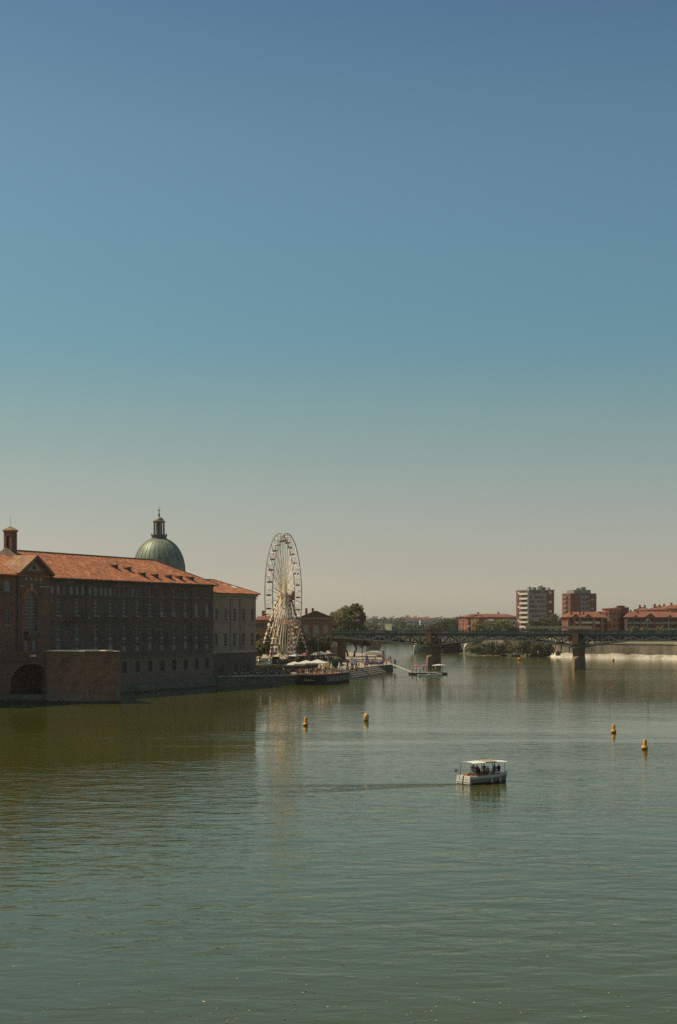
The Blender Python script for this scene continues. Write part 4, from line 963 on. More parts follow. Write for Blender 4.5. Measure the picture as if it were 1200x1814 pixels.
for x in (3.5, 9.5): b = MB(); b.loft([[(x-2.2, -.9, Hh-.2), (x+2.2, -.9, Hh-.2), (x, -.9, Hh+1.7)], [(x-2.2, 4, Hh-.2), (x+2.2, 4, Hh-.2), (x, 4, Hh+1.7)]]); b.build('dormer_gable', M['tile_far'], ro)
for x in (2.0, 6.2, 8.0): b = MB(); b.box(x-.4, x+.4, 2.2, 3.0, Hh+.8, Hh+2.6); b.build('chimney', M['brick_bright'], ro)
c = Q(1088, 1110, d + 4)
r = empty('round_tower', (c.x, c.y + 5, 7), 0, 'round red brick stair tower between the two tiled housing blocks', 'tower')
rr = 4.6
b = MB(); b.lathe([(rr, 0), (rr, 15.3), (rr + .25, 15.4), (rr + .25, 15.9), (rr - .3, 16.0), (.2, 16.0)], 24); b.build('wall', M['brick_bright'], r, smooth=True)
for f in range(5):
    for a in (-160, -135, -110, -85, -55, -30): far_window(r, (rr+.02)*math.cos(rad(a)), (rr+.02)*math.sin(rad(a)), f*2.9 + .9, 1.0, 1.5, rad(a + 90))
b = MB(); b.box(2.0, 8.2, -.5, 6, 0, 16.4); b.box(3, 6.5, 1, 4, 16.4, 17.2); b.build('stair_block', M['red_panel'], r)
c = Q(1109, 1110, d)
r = empty('riverside_housing', (c.x, c.y, 7), rad(-4), 'long shaded housing block with balcony rails and central gable on the far bank', 'building')
W2 = 45.0
b = MB(); b.box(0, W2, 1.6, 13, 0, Hh); b.build('wall', M['red_panel'], r)
for f in range(4):
    b = MB(); b.box(0, W2, 0, 1.595, f*2.9 + 2.45, f*2.9 + 2.75); b.build('loggia_floor', M['iron_light'], r)
    b = MB(); b.box(0, W2, .02, .1, f*2.9 + 2.75, f*2.9 + 3.5) if f < 3 else b.box(0, W2, .02, .1, Hh - .4, Hh - .1); b.build('loggia_rail', M['grey_panel'] if f else M['brick_bright'], r)
    for k in range(18): far_window(r, 1.3 + k * 2.45, 1.55, f*2.9 + .5, 1.4, 1.8)
for k in range(14): b = MB(); b.box(k*3.3 + .2, k*3.3 + .6, -.12, .4, 0, Hh - .3); b.build('pillar', M['red_panel'] if k % 3 else M['concrete'], r)
b = MB(); hip_roof(b, 0, W2, -.6, 13, Hh + .003, 2.7, hip=3); ro = b.build('roof', M['tile_far'], r)
b = MB(); b.loft([[(8.2, -1.2, Hh-.4), (14.6, -1.2, Hh-.4), (11.4, -1.2, Hh+2.0)], [(8.2, 6, Hh-.4), (14.6, 6, Hh-.4), (11.4, 6, Hh+2.0)]]); b.build('dormer_gable', M['tile_far'], ro)
b = MB(); b.box(17.5, 19.5, 2.0, 3.0, Hh + 1.05, Hh + 1.5); b.build('skylight', M['white'], ro)
for x, y, h_ in ((3.2, 6.5, 1.4), (6.0, 4.0, .9), (16.2, 6.2, 1.2), (22.5, 5.5, 1.5), (24.0, 5.8, 1.0), (30.5, 6.0, 1.3), (36.0, 4.5, 1.1)): b = MB(); b.box(x-.4, x+.4, y-.4, y+.4, Hh + .8, Hh + 2.6 + h_*.7); b.build('chimney', M['brick_bright'], ro)
for x in (4.6, 20.6, 27.4): b = MB(); b.loft([[(x-1.3, -.9, Hh), (x+1.3, -.9, Hh), (x, -.9, Hh+1.2)], [(x-1.3, 4, Hh), (x+1.3, 4, Hh), (x, 4, Hh+1.2)]]); b.build('dormer_gable', M['tile_far'], ro)
for px, py, d_, wpx, h_, rzz, lab in ((1108, 1086, 780, 34, 0, 6, 'flat low tiled house roof seen above the round stair tower'), (1150, 1076, 820, 40, 0, -8, 'higher tiled house with white wall behind the shaded housing'), (1178, 1074, 800, 60, 0, 4, 'tiled house with several chimneys at the far bank skyline')):
    c = Q(px, 1110, d_); zt_ = 16 + (HOR - py - 4) * d_ / FPX
    block('tiled_house', lab, (c.x, c.y, 7), rad(rzz), wpx * d_ / FPX, 10, zt_ - 7, 2.2, 4, 5, M['cream'] if '8' in str(py) or px == 1150 else M['brick_bright'], cat='house', group='tiled houses on the far bank')
for px, py, d_, wpx, rzz, rh, mw, lab in ((1060, 1084, 770, 18, 2, 0, 'red_panel', 'flat dark red block between the red tower and the round stair tower'), (1128, 1080, 790, 22, -10, 1.8, 'cream', 'pale tiled house behind the long shaded housing, left one'), (1160, 1079, 770, 24, 10, 1.6, 'brick_bright', 'brick tiled house crowding behind the central gable'), (1086, 1089, 760, 16, 0, 1.4, 'brick_bright', 'low brick roof peeping behind the round stair tower')):
    c = Q(px, 1110, d_); zt_ = 16 + (HOR - py - 1) * d_ / FPX
    block('town_house', lab, (c.x, c.y, 7), rad(rzz), wpx * d_ / FPX, 9, zt_ - 7, rh, 4, 4, M[mw], cat='house', group='town houses behind the housing')
# long low canopy on the far bank
c = Q(932, 1109, 655.)
cl = empty('bank_canopy', (c.x, c.y, 7), rad(2), 'long flat tan canopy roof on thin posts above the far bank', 'canopy')
b = MB(); b.box(0, 31, 0, 5, 6.1, 7.4); b.build('canopy_roof', M['canvas_tan'], cl)
for k in range(9): beam('post', (.4 + 3.8*k, .3, 0), (.4 + 3.8*k, .3, 6.1), .2, .2, M['iron_light'], cl)
# hillside houses on the skyline
for k, (px, py, wpx, lab) in enumerate(((722, 1097, 9, 'small red-roofed house at the start of the hill row'), (735, 1096, 14, 'broad red-roofed house on the wooded hill'), (750, 1098, 10, 'low red-roofed house between two larger hill houses'), (760, 1097, 13, 'red-roofed house at the end of the hill row'))):
    d_ = 1500 + 20 * k; c = Q(px - wpx/2, py, d_)
    block('hill_house', lab, (c.x, c.y, 6), rad(8 * k - 10), wpx * d_ / FPX, 8, c.z - 6, 2.6, 2, 3, M['cream'], cat='house', group='red-roofed houses on the hill', chim=0)
c = Q(672, 1103, 1400.); block('white_building', 'low white building among the trees beyond the bridge', (c.x, c.y, 6), 0, 14, 8, 9.5, 0, 2, 5, M['cream'])

# ------------------------------------------------------------------ boathouse with pediment on the left bank
d = 486.; SB = d / FPX
c = Q(531, 1110, d)
r = empty('pediment_house', (c.x, c.y, 8.7), rad(3), 'brick house with shallow gable front at the left end of the iron bridge', 'house')
Wb = 58 * SB; He = HC - (1094.5 - HOR) * SB - 8.7; Pk = 11 * SB
ops = [(Wb*.2, 3.6, 1.7, 2.8, False), (Wb*.5, 3.6, 2.0, 2.8, False), (Wb*.8, 3.6, 1.7, 2.8, False)]
wb = wall_mesh('w', 0, Wb, 0, He, ops, None, .3)
for q in ([(0, 0, 0), (0, -16, 0), (0, -16, He), (0, 0, He)], [(Wb, 0, 0), (Wb, -16, 0), (Wb, -16, He), (Wb, 0, He)]): wb.poly(q)
wb.v = [(x, -y, z) for x, y, z in wb.v]
wb.build('wall', M['brick_red'], r)
for cx, zb, w_, h_, ar in ops: 
    o = window(r, cx, zb, w_, h_, False, 2, 3, y=.2, sill=False, mg=M['blind'])
b = MB(); b.loft([[(-.2, 0, He), (Wb + .2, 0, He), (Wb/2, 0, He + Pk)], [(-.2, .5, He), (Wb + .2, .5, He), (Wb/2, .5, He + Pk)]]); b.build('pediment', M['brick_red'], r)
b = MB(); addslab(b, [(-.9, -.8, He - .1), (Wb/2, -.8, He + Pk + .35), (Wb/2, 16, He + Pk + .35), (-.9, 16, He - .1)], .3); addslab(b, [(Wb + .9, -.8, He - .1), (Wb/2, -.8, He + Pk + .35), (Wb/2, 16, He + Pk + .35), (Wb + .9, 16, He - .1)], .3); ro = b.build('roof', M['tile_far'], r)
b = MB(); b.box(-.3, Wb + .3, -.35, -.003, He - .35, He); b.build('cornice', M['stone'], r)
for x in (Wb*.22, Wb*.42): b = MB(); b.box(x-.4, x+.4, 5, 5.8, He + .5, He + Pk + 1.2); b.build('chimney', M['brick_red'], ro)
b = MB(); b.box(-.4, Wb + .6, -.5, -.003, -.1, .9); b.build('base_course', M['stone'], r)
# parapet and brick terrace block in front of the bridge end
tb = empty('terrace_bastion', (-4.2, 486, 0), rad(4), 'projecting brick terrace corner with pale parapet beside the iron bridge', 'terrace')
b = MB(); b.loft([[(-4.2, -5, 1.5), (3.6, -5, 1.5), (3.9, 6, 1.5), (-4.2, 6, 1.5)], [(-4.2, -4.7, 7.6), (3.3, -4.7, 7.6), (3.6, 6, 7.6), (-4.2, 6, 7.6)]]); b.build('brick_base', M['brick_low'], tb)
b = MB(); b.prism([(-4.4, -4.95), (3.6, -4.95), (3.9, 6.2), (-4.4, 6.2)], 7.603, 8.0); b.build('ledge', M['stone'], tb)
b = MB(); b.prism([(-4.3, -4.85), (3.5, -4.85), (3.5, -4.5), (-4.3, -4.5)], 8.003, 8.7); b.prism([(3.15, -4.5), (3.5, -4.5), (3.8, 6), (3.45, 6)], 8.003, 8.7); b.build('parapet', M['stone'], tb)
# low tiled houses behind the wing and the wheel
for px, py, d_, wpx, lab in ((452, 1098, 520, 36, 'low tiled house half hidden between the stone wing and the wheel'), (486, 1106, 500, 38, 'long low tiled roof seen through the spokes of the wheel')):
    c = Q(px, 1110, d_); e = HC - (py - HOR) * d_ / FPX
    block('old_house', lab, (c.x, c.y, 8.7), rad(-6), wpx * d_ / FPX, 9, max(2.5, e - 8.7), 2.2, 2, 4, M['brick_red'], M['tile_far'], cat='house', chim=1)

# ------------------------------------------------------------------ trees and bushes
def leaves(b, c, rx, ry, rz, n, size, rnd, shell=.55):
    for _ in range(n):
        while True:
            v_ = Vector((rnd.uniform(-1, 1), rnd.uniform(-1, 1), rnd.uniform(-1, 1)))
            if .05 < v_.length <= 1: break
        v_ = v_.normalized() * (shell + (1 - shell) * rnd.random() ** .7)
        v_ *= 1 + .22 * noise.noise(v_ * 2.3 + Vector(c) * .37)
        p = Vector((c[0] + v_.x*rx, c[1] + v_.y*ry, c[2] + v_.z*rz))
        nrm = (v_ + Vector((rnd.uniform(-.9, .9), rnd.uniform(-.9, .9), rnd.uniform(-.5, .9)))).normalized()
        t = nrm.orthogonal().normalized(); t = Matrix.Rotation(rnd.uniform(0, 6.28), 3, nrm) @ t; u = nrm.cross(t)
        s = size * rnd.uniform(.6, 1.3)
        b.poly([p + t*s, p + u*s*.62, p - t*s*.9, p - u*s*.62])
def quick_mesh(b, name, m):
    me = bpy.data.meshes.new(name); me.from_pydata(b.v, [], b.f); me.materials.append(m); return me
def tree(name, label, base, h, r, n=2600, size=.42, m='leaf', seed=1, trunk=.28, stems=1, group=None, lobes=11, flat=1.0, cat='tree'):
    rnd = random.Random(seed)
    root = empty(name, base, 0, label, cat, group)
    b = MB(); tips = []
    for s_ in range(stems):
        ox = (s_ - (stems - 1) / 2) * r * .5
        b.tube([(ox*.6, 0, -.3), (ox*.7, 0, h*trunk*.6), (ox, rnd.uniform(-.3, .3), h*trunk), (ox + rnd.uniform(-.4, .4), 0, h*.62)], [h*.022, h*.018, h*.016, h*.006], 7)
        for k in range(6):
            a = rnd.uniform(0, 6.28); z = h * rnd.uniform(trunk, .55); q = (ox + r*.55*math.cos(a), r*.55*math.sin(a), z + h*.2)
            b.tube([(ox, 0, z), (ox + r*.3*math.cos(a), r*.3*math.sin(a), z + h*.08), q], [h*.010, h*.007, h*.003], 5)
    b.build('trunk', M['bark'], root, smooth=True)
    b = MB(); zc = h * (trunk + 1) / 2; hz = h * (1 - trunk) / 2
    leaves(b, (0, 0, zc), r*.62, r*.62, hz*.80, n // 4, size, rnd, .3)
    for k in range(lobes):
        a = 6.28 * k / lobes + rnd.uniform(-.4, .4); e = rnd.uniform(-.75, .95)
        q = math.sqrt(max(.05, 1 - e*e)) * rnd.uniform(.5, .78)
        lr_ = rnd.uniform(.26, .42)
        leaves(b, (r*q*math.cos(a), r*q*math.sin(a), zc + hz*e*.72), r*lr_, r*lr_, hz*lr_*flat, (3 * n) // (4 * lobes), size, rnd, .5)
    place('crown', quick_mesh(b, 'crown', M[m]), root)
    return root
def bush(label, base, h, r, n=500, size=.4, m='leaf_dark', seed=1, group=None):
    rnd = random.Random(seed); root = empty('bush', base, 0, label, 'bush', group)
    b = MB()
    for k in range(4): a = rnd.uniform(0, 6.28); b.tube([(0, 0, -.3), (r*.3*math.cos(a), r*.3*math.sin(a), h*.5)], [.1, .04], 5)
    b.build('stems', M['bark'], root)
    b = MB()
    for k in range(6):
        a = rnd.uniform(0, 6.28); q = rnd.uniform(.15, .65); lr_ = rnd.uniform(.4, .62)
        leaves(b, (r*q*math.cos(a), r*q*math.sin(a), h*rnd.uniform(.32, .68)), r*lr_, r*lr_, h*lr_*.62, n // 6, size, rnd, .45)
    place('crown', quick_mesh(b, 'crown', M[m]), root); return root

tree('willow_tree', 'large round olive-green tree standing behind the left end of the iron bridge', P(622, 1163, 2.4), 22.2, 8.6, 15000, .46, 'leaf', 3, .12, 2, lobes=20)
tree('small_tree', 'lower dark tree hanging over the sandy point under the iron bridge', P(642, 1164, 2.4), 11, 4.6, 2200, .36, 'leaf_dark', 4, .28)
tree('small_tree', 'dark tree beside the brick terrace and the large olive tree', P(606, 1164, 2.4), 13, 4.0, 2000, .36, 'leaf_dark', 5, .2)
tree('garden_tree', 'tree at the foot of the wheel beside the stone wing', (-24.5, 398, 4.3), 11.5, 3.0, 2000, .30, 'leaf', 6, .15)
tree('garden_tree', 'short tree in front of the stone wing end, left of the tan tent', (-21.8, 389, 4.3), 7.5, 2.2, 1400, .26, 'leaf', 16, .15)
for k, (px, d_, h_, r_, lab) in enumerate(((540, 446, 9, 3.6, 'dark garden tree right of the wheel legs'), (556, 452, 9.5, 3.6, 'dark garden tree below the gable house'), (573, 456, 8.0, 3.4, 'dark garden tree beside the brick terrace corner'), (520, 450, 8.5, 3.2, 'dark garden tree seen between the wheel legs'), (495, 452, 8.5, 3.6, 'dark garden tree behind the wheel platform'), (474, 440, 9.5, 3.4, 'dark garden tree between wheel and stone wing'))):
    tree('garden_tree', lab, ((px - 600) / FPX * d_, d_, 4.4), h_, r_, 1300, .32, 'leaf_dark', 20 + k, .15, group='trees in the wheel garden')
# far bank trees above the bridge
for k, (px, py, d_, r_, m_, lab) in enumerate((
    (850, 1101, 690, 5.5, 'leaf', 'tree before the long red apartment block, nearest its left end'), (872, 1099, 690, 6, 'leaf', 'round tree before the white apartment building'), (893, 1098, 690, 6, 'leaf', 'tree between the white building and the grey tower'),
    (912, 1108, 690, 3.5, 'leaf', 'small tree at the foot of the grey tower'), (950, 1093, 720, 6.5, 'leaf_dark', 'broad tree in front of the grey tower base'), (972, 1087, 720, 8.0, 'leaf_dark', 'tall dark tree right of the grey tower base'), (993, 1084, 725, 8.0, 'leaf_dark', 'tallest dark tree between the two apartment towers'),
    (1122, 1108, 650, 2.8, 'leaf', 'small autumn-tinged tree before the shaded housing'), (1143, 1110, 648, 2.8, 'leaf', 'small tree under the central gable of the housing'), (1172, 1109, 646, 2.8, 'leaf', 'small tree near the picture edge before the housing'))):
    c = Q(px, py, d_); tree('bank_tree', lab, (c.x, c.y, 6.9), c.z - 6.9 + .4, r_, 1500, .42, m_, 40 + k, .2, group='trees on the far bank')
for k, (px, py, d_, r_, lab) in enumerate(((782, 1098, 1020, 6.5, 'distant tree at the left of the dark grove'), (797, 1093, 1020, 8.0, 'tall distant tree in the dark grove left of the red block'), (812, 1090, 1010, 8.0, 'tallest distant tree beside the long red apartment block'), (768, 1103, 1030, 6.0, 'low distant tree above the first pier'))):
    c = Q(px, py, d_); tree('distant_tree', lab, (c.x, c.y, 5), c.z - 5, r_, 1100, .55, 'leaf_far', 70 + k, .12, group='grove left of the red block')
# bushes along the low shore under the bridge
shore = [(786, 1157.5, 7.0, 4.6), (799, 1157, 7.5, 5), (812, 1157.5, 7.0, 4.6), (840, 1161, 5.0, 4.0), (853, 1162, 6.5, 4.4), (866, 1163, 8.0, 4.6), (880, 1163, 6.0, 4.6), (893, 1163.5, 6.5, 4.6), (907, 1163.5, 7.5, 4.8), (920, 1164, 8.0, 5.0), (934, 1164, 8.5, 5.0), (947, 1164.5, 8.0, 4.6), (960, 1164.5, 7.0, 4.2), (972, 1164.5, 6.0, 3.8), (984, 1165, 5.0, 3.4), (776, 1156.5, 6.0, 4.0), (992, 1165.5, 3.6, 2.2)]
for k, (px, py, h_, r_) in enumerate(shore):
    c = P(px, py - .4); side = 'between the stone arches' if px < 830 else 'on the low shore under the iron bridge'
    bush('%s riverside bush from the left, %s' % (('first','second','third','fourth','fifth','sixth','seventh','eighth','ninth','tenth','eleventh','twelfth','thirteenth','fourteenth','fifteenth','sixteenth','seventeenth')[sorted(q[0] for q in shore).index(px)], side), (c.x, c.y, .15), h_, r_, 900, .40, 'leaf_dark' if k % 3 else 'leaf', 100 + k, 'bushes on the low shore ' + ('between arches' if px < 830 else 'under the bridge'))
# distant woodland that reads as one mass
b = MB(); rnd = random.Random(5)
for k in range(1700):
    y = 1095 + 2000 * rnd.random() ** 1.9; x = rnd.uniform(-.11, .30) * y
    if 1350 < y < 1560 and .025 < x / y < .075 and rnd.random() < .8: continue
    z = far_z(x, y); h_ = rnd.uniform(7, 13) * (1 + .3 * noise.noise(Vector((x*.01, y*.01, 4)))); r_ = h_ * rnd.uniform(.42, .62)
    leaves(b, (x, y, z + h_*.5), r_, r_, h_*.52, 34, 1.25 if y < 1500 else 1.7, rnd, .6)
for k in range(120):
    x = rnd.uniform(-.02, .065) * 1080; y = 1090 + rnd.uniform(0, 10); leaves(b, (x, y, 2.5), 5, 4, 3.2, 30, 1.0, rnd, .5)
tag(place('woodland', quick_mesh(b, 'woodland', M['leaf_far'])), 'distant wooded hills beyond the bridges', 'woodland', kind='stuff')

# ------------------------------------------------------------------ people
SK = mat('skin', (.36, .20, .13), rough=.6); HR = mat('hair_dark', (.025, .018, .014), rough=.6); HB = mat('hair_brown', (.10, .055, .03), rough=.6)
CL = {k: mat('cloth_' + k, c, rough=.9) for k, c in dict(black=(.015, .015, .018), navy=(.03, .04, .07), white=(.62, .58, .52), blue=(.16, .21, .28), tan=(.36, .24, .15), red=(.34, .06, .05), orange=(.42, .17, .08), grey=(.14, .14, .14), denim=(.06, .08, .12), green=(.07, .10, .06), pink=(.5, .28, .28)).items()}
def person_mesh(name, J, E):
    """one continuous body grown from a skeleton; J: joint -> (position, radius, material)"""
    ks = list(J); me = bpy.data.meshes.new(name)
    me.from_pydata([J[k][0] for k in ks], [(ks.index(a), ks.index(c)) for a, c in E], [])
    o = bpy.data.objects.new('tmp', me); col.objects.link(o)
    sk = o.modifiers.new('s', 'SKIN'); ss = o.modifiers.new('u', 'SUBSURF'); ss.levels = 1
    for k, sv in zip(ks, me.skin_vertices[0].data):
        r = J[k][1]; sv.radius = (r, r) if not hasattr(r, '__len__') else r; sv.use_root = (k == 'pelvis')
    dg = bpy.context.evaluated_depsgraph_get(); dg.update()
    out = bpy.data.meshes.new_from_object(o.evaluated_get(dg)); out.name = name
    bpy.data.objects.remove(o); bpy.data.meshes.remove(me)
    out.materials.clear()
    for mm in (SK, HR, CL['navy'], CL['denim'], CL['black']): out.materials.append(mm)
    pos = [(Vector(J[k][0]), J[k][2]) for k in ks]
    for p in out.polygons:
        c = p.center; p.material_index = min(pos, key=lambda q: (q[0] - c).length)[1]; p.use_smooth = True
    return out
def body(pose):
    if pose == 'stand':
        J = dict(pelvis=((0, 0, .95), .14, 3), belly=((0, 0, 1.12), .13, 2), chest=((0, 0, 1.32), .165, 2), neck=((0, 0, 1.47), .055, 0), face=((0, -.015, 1.58), .085, 0), crown=((0, .012, 1.69), .085, 1), nape=((0, .05, 1.60), .07, 1))
        for s, n_ in ((-1, 'l'), (1, 'r')):
            J.update({n_+'sh': ((s*.19, 0, 1.41), .065, 2), n_+'el': ((s*.25, .03, 1.13), .045, 2), n_+'wr': ((s*.24, -.07, .90), .033, 0), n_+'ha': ((s*.23, -.11, .81), .035, 0),
                      n_+'hi': ((s*.1, 0, .86), .095, 3), n_+'kn': ((s*.11, -.02*s, .5), .065, 3), n_+'an': ((s*.12, .03*s, .1), .045, 3), n_+'to': ((s*.13, -.16 + .03*s, .045), .04, 4)})
    else:
        J = dict(pelvis=((0, 0, .54), .15, 3), belly=((0, .02, .70), .135, 2), chest=((0, .01, .92), .165, 2), neck=((0, -.01, 1.08), .055, 0), face=((0, -.035, 1.19), .085, 0), crown=((0, -.005, 1.30), .085, 1), nape=((0, .035, 1.21), .07, 1))
        for s, n_ in ((-1, 'l'), (1, 'r')):
            J.update({n_+'sh': ((s*.19, 0, 1.01), .065, 2), n_+'el': ((s*.25, -.06, .76), .045, 2), n_+'wr': ((s*.18, -.27, .66), .033, 0), n_+'ha': ((s*.15, -.35, .63), .035, 0),
                      n_+'hi': ((s*.1, -.06, .53), .095, 3), n_+'kn': ((s*.12, -.44, .52), .065, 3), n_+'an': ((s*.12, -.42, .1), .045, 3), n_+'to': ((s*.12, -.58, .045), .04, 4)})
    E = [('pelvis', 'belly'), ('belly', 'chest'), ('chest', 'neck'), ('neck', 'face'), ('face', 'crown'), ('face', 'nape')]
    for n_ in 'lr': E += [('chest', n_+'sh'), (n_+'sh', n_+'el'), (n_+'el', n_+'wr'), (n_+'wr', n_+'ha'), ('pelvis', n_+'hi'), (n_+'hi', n_+'kn'), (n_+'kn', n_+'an'), (n_+'an', n_+'to')]
    return person_mesh('body_' + pose, J, E)
BODY = {'stand': body('stand'), 'sit': body('sit')}
def person(loc, rz, pose, shirt, trousers, label, group=None, hair=None, s=1.0):
    o = place('person', BODY[pose], None, loc, rz, s)
    for sl in o.material_slots: sl.link = 'OBJECT'
    for sl, mm in zip(o.material_slots, (SK, hair or HR, CL[shirt], CL[trousers], CL['black'])): sl.material = mm
    return tag(o, label, 'person', group)

# ------------------------------------------------------------------ terrace furniture
ch = MB(); ch.box(-.22, .22, -.22, .22, .43, .47)
for x in (-.2, .2):
    for y in (-.2, .2): ch.box(x-.02, x+.02, y-.02, y+.02, 0, .43 if y < 0 else .88)
ch.box(-.22, .22, .19, .22, .6, .9); chm_ = ch.mesh('cafe_chair', M['alu']); chd = ch.mesh('cafe_chair', M['wood'])
tbm = MB(); tbm.lathe([(.25, 0), (.22, .03), (.03, .06), (.03, .7), (.4, .71), (.4, .74)], 12); tbmm = tbm.mesh('cafe_table', M['alu'])
def parasol(loc, wd, h, m, label, tilt=0, rz=0, group=None, sides=4, drop=None):
    r = empty('parasol', loc, rz, label, 'parasol', group)
    b = MB(); b.tube([(0, 0, 0), (0, 0, h)], .04, 6); b.lathe([(.35, 0), (.3, .08), (.05, .12)], 10); b.build('pole', M['alu'], r)
    drop = drop or wd * .18; b = MB(); k_ = sides
    ring = [(wd/2*math.sqrt(2 if sides == 4 else 1)*math.cos(2*math.pi*(k+.5)/k_), wd/2*math.sqrt(2 if sides == 4 else 1)*math.sin(2*math.pi*(k+.5)/k_)) for k in range(k_)]
    for k in range(k_):
        a, c = ring[k], ring[(k+1) % k_]; mid = ((a[0]+c[0])/2*.97, (a[1]+c[1])/2*.97)
        b.poly([(0, 0, h), (*a, h - drop), (*mid, h - drop + .06)]); b.poly([(0, 0, h), (*mid, h - drop + .06), (*c, h - drop)])
        b.poly([(*a, h - drop), (*mid, h - drop + .06), (*mid, h - drop - .14), (*a, h - drop - .2)]); b.poly([(*mid, h - drop + .06), (*c, h - drop), (*c, h - drop - .2), (*mid, h - drop - .14)])
    o = b.build('canopy', m, r); o.rotation_euler = (tilt, 0, 0)
    return r
def seat_group(c, rz, z, shirts, where, group, tmat=None):
    t = place('cafe_table', tbmm, None, (c[0], c[1], z), rz); tag(t, 'small round metal cafe table ' + where, 'table', 'cafe tables ' + group)
    for k, s_ in enumerate(shirts):
        a = rz + 2*math.pi*k/len(shirts); p = (c[0] + .75*math.cos(a), c[1] + .75*math.sin(a), z)
        co = place('cafe_chair', chm_ if tmat is None else chd, None, p, a - math.pi/2 + math.pi*0); co.rotation_euler.z = a + math.pi * 1.5
        tag(co, 'slatted cafe chair at a small table ' + where, 'chair', 'cafe chairs ' + group)
        if s_: person(p, a + math.pi * 1.5, 'sit', s_, RN.choice(('denim', 'black', 'tan')), 'person in %s top seated at a table %s' % (s_, where), 'seated guests %s %s' % (group, s_), HR if RN.random() < .6 else HB)
cols_ = ['black', 'navy', 'white', 'grey', 'denim', 'tan', 'red', 'green', None, None]
qa, qb = fw(-1.5, 2.0), Vector((-12.6, 364.5, 0))
for row in range(3):
    for k in range(9):
        u = (k + .5 + .3*(row % 2)) / 9.5; p = qa.lerp(qb, u); nn = (qb - qa).normalized(); nn = Vector((-nn.y, nn.x, 0))
        p = p + nn * (.4 + 2.6 * row + RN.uniform(-.3, .3)) + (qb-qa).normalized()*RN.uniform(-.4, .4)
        if (p - FO).dot(FN) < .8: continue
        seat_group(p, RN.uniform(0, 6.28), 2.35, [RN.choice(cols_) for _ in range(RN.choice((3, 4)))], 'on the shaded quay terrace', 'on the quay')
for k in range(9):
    p = qa.lerp(qb, RN.uniform(.2, 1)) + Vector((RN.uniform(-2, 2), RN.uniform(8, 14), 0)); s_ = RN.choice(('black', 'navy', 'white', 'red', 'grey'))
    if (p - FO).dot(FN) < 1: continue
    person((p.x, p.y, 2.35), RN.uniform(0, 6.28), 'stand', s_, 'denim', 'standing person in %s top on the shaded quay terrace' % s_, 'people standing on the quay ' + s_)

# more tables between the barge and the hedge, and market stalls on the wheel terrace
for k in range(16):
    p = Vector((-19.5, 366, 0)).lerp(Vector((-9.5, 384, 0)), RN.random()) + Vector((RN.uniform(-1, 4.2), RN.uniform(-2, 2), 0))
    if (p - FO).dot(FN) < 2 or (p.x > -11.8 + (p.y - 362) * .36): continue
    seat_group(p, RN.uniform(0, 6.28), 2.35, [RN.choice(cols_[:8]) for _ in range(4)], 'between the barge and the hedge', 'by the barge', 1)
for k, (x, y, mm, lab) in enumerate(((-16.5, 391, 'canvas_tan', 'brown-roofed stall at the left foot of the wheel'), (-12.2, 396.5, 'canvas', 'pale-roofed stall in front of the wheel platform'), (-9.5, 402, 'red_panel', 'red-roofed stall before the right wheel legs'), (-6.5, 409, 'canvas_tan', 'tan-roofed stall right of the wheel legs'), (-5.0, 417, 'canvas', 'pale-roofed stall beside the garden trees'), (-3.2, 430, 'canvas_tan', 'tan-roofed stall nearest the brick terrace corner'))):
    r = empty('market_stall', (x, y, 4.5), rad(50 + 5*k), lab, 'stall')
    b = MB(); b.loft([[(-1.6, -1.3, 2.1), (1.6, -1.3, 2.1), (1.6, 1.3, 2.1), (-1.6, 1.3, 2.1)], [(-.1, -.1, 3.0), (.1, -.1, 3.0), (.1, .1, 3.0), (-.1, .1, 3.0)]]); b.build('canopy', M[mm], r)
    b = MB(); b.box(-1.5, 1.5, -1.2, -.7, 0, 1.0); b.build('counter', M['wood_dark'], r)
    b = MB(); b.box(-1.5, 1.5, 1.1, 1.2, 0, 2.1); b.build('back_panel', M['shutter'], r)
    for sx in (-1.5, 1.5):
        for sy_ in (-1.2, 1.15): beam('post', (sx, sy_, 0), (sx, sy_, 2.1), .07, .07, M['wood_dark'], r)
for k in range(24):
    p = Vector((-15, 392, 4.5)).lerp(Vector((-2.5, 425, 4.5)), RN.random()) + Vector((RN.uniform(-3, .4), RN.uniform(-1, 4), 0)); s_ = RN.choice(('white', 'black', 'red', 'navy', 'tan', 'pink', 'grey'))
    person(p, RN.uniform(0, 6.28), 'stand', s_, RN.choice(('denim', 'black', 'tan')), 'visitor in %s top standing near the wheel stalls' % s_, 'visitors at the wheel ' + s_, HR if k % 2 else HB)
# clipped hedges along the garden terrace edge
def hedge(a, c, wd, h_, z, label, seed):
    a, c = Vector(a), Vector(c); L = (c - a).length; rz = math.atan2(c.y - a.y, c.x - a.x)
    r = empty('hedge', (a.x, a.y, z), rz, label, 'hedge'); rnd = random.Random(seed); b = MB()
    for k in range(int(L / .9)):
        leaves(b, (.9*k + .45, rnd.uniform(-.15, .15), h_*.5 + rnd.uniform(-.1, .15)), .75, wd, h_*.55, 75, .19, rnd, .5)
    place('foliage', quick_mesh(b, 'foliage', M['leaf_dark']), r)
    b = MB()
    for k in range(int(L / 1.8)): b.tube([(1.8*k + .5, 0, -.1), (1.8*k + .6, 0, h_*.6)], .05, 5)
    b.build('stems', M['bark'], r)
hedge((-20.5, 379.5), (-8.5, 395.5), .7, 2.3, 2.35, 'dark hedge on the quay along the foot of the wheel terrace', 301)
hedge((-8.0, 396.6), (-2.0, 418.0), .7, 2.2, 2.35, 'dark hedge on the quay from the barge to the brick terrace', 302)
hedge((-17, 386.5), (-8.6, 399.5), .6, 1.3, 4.5, 'low hedge on top of the wheel terrace wall', 303)
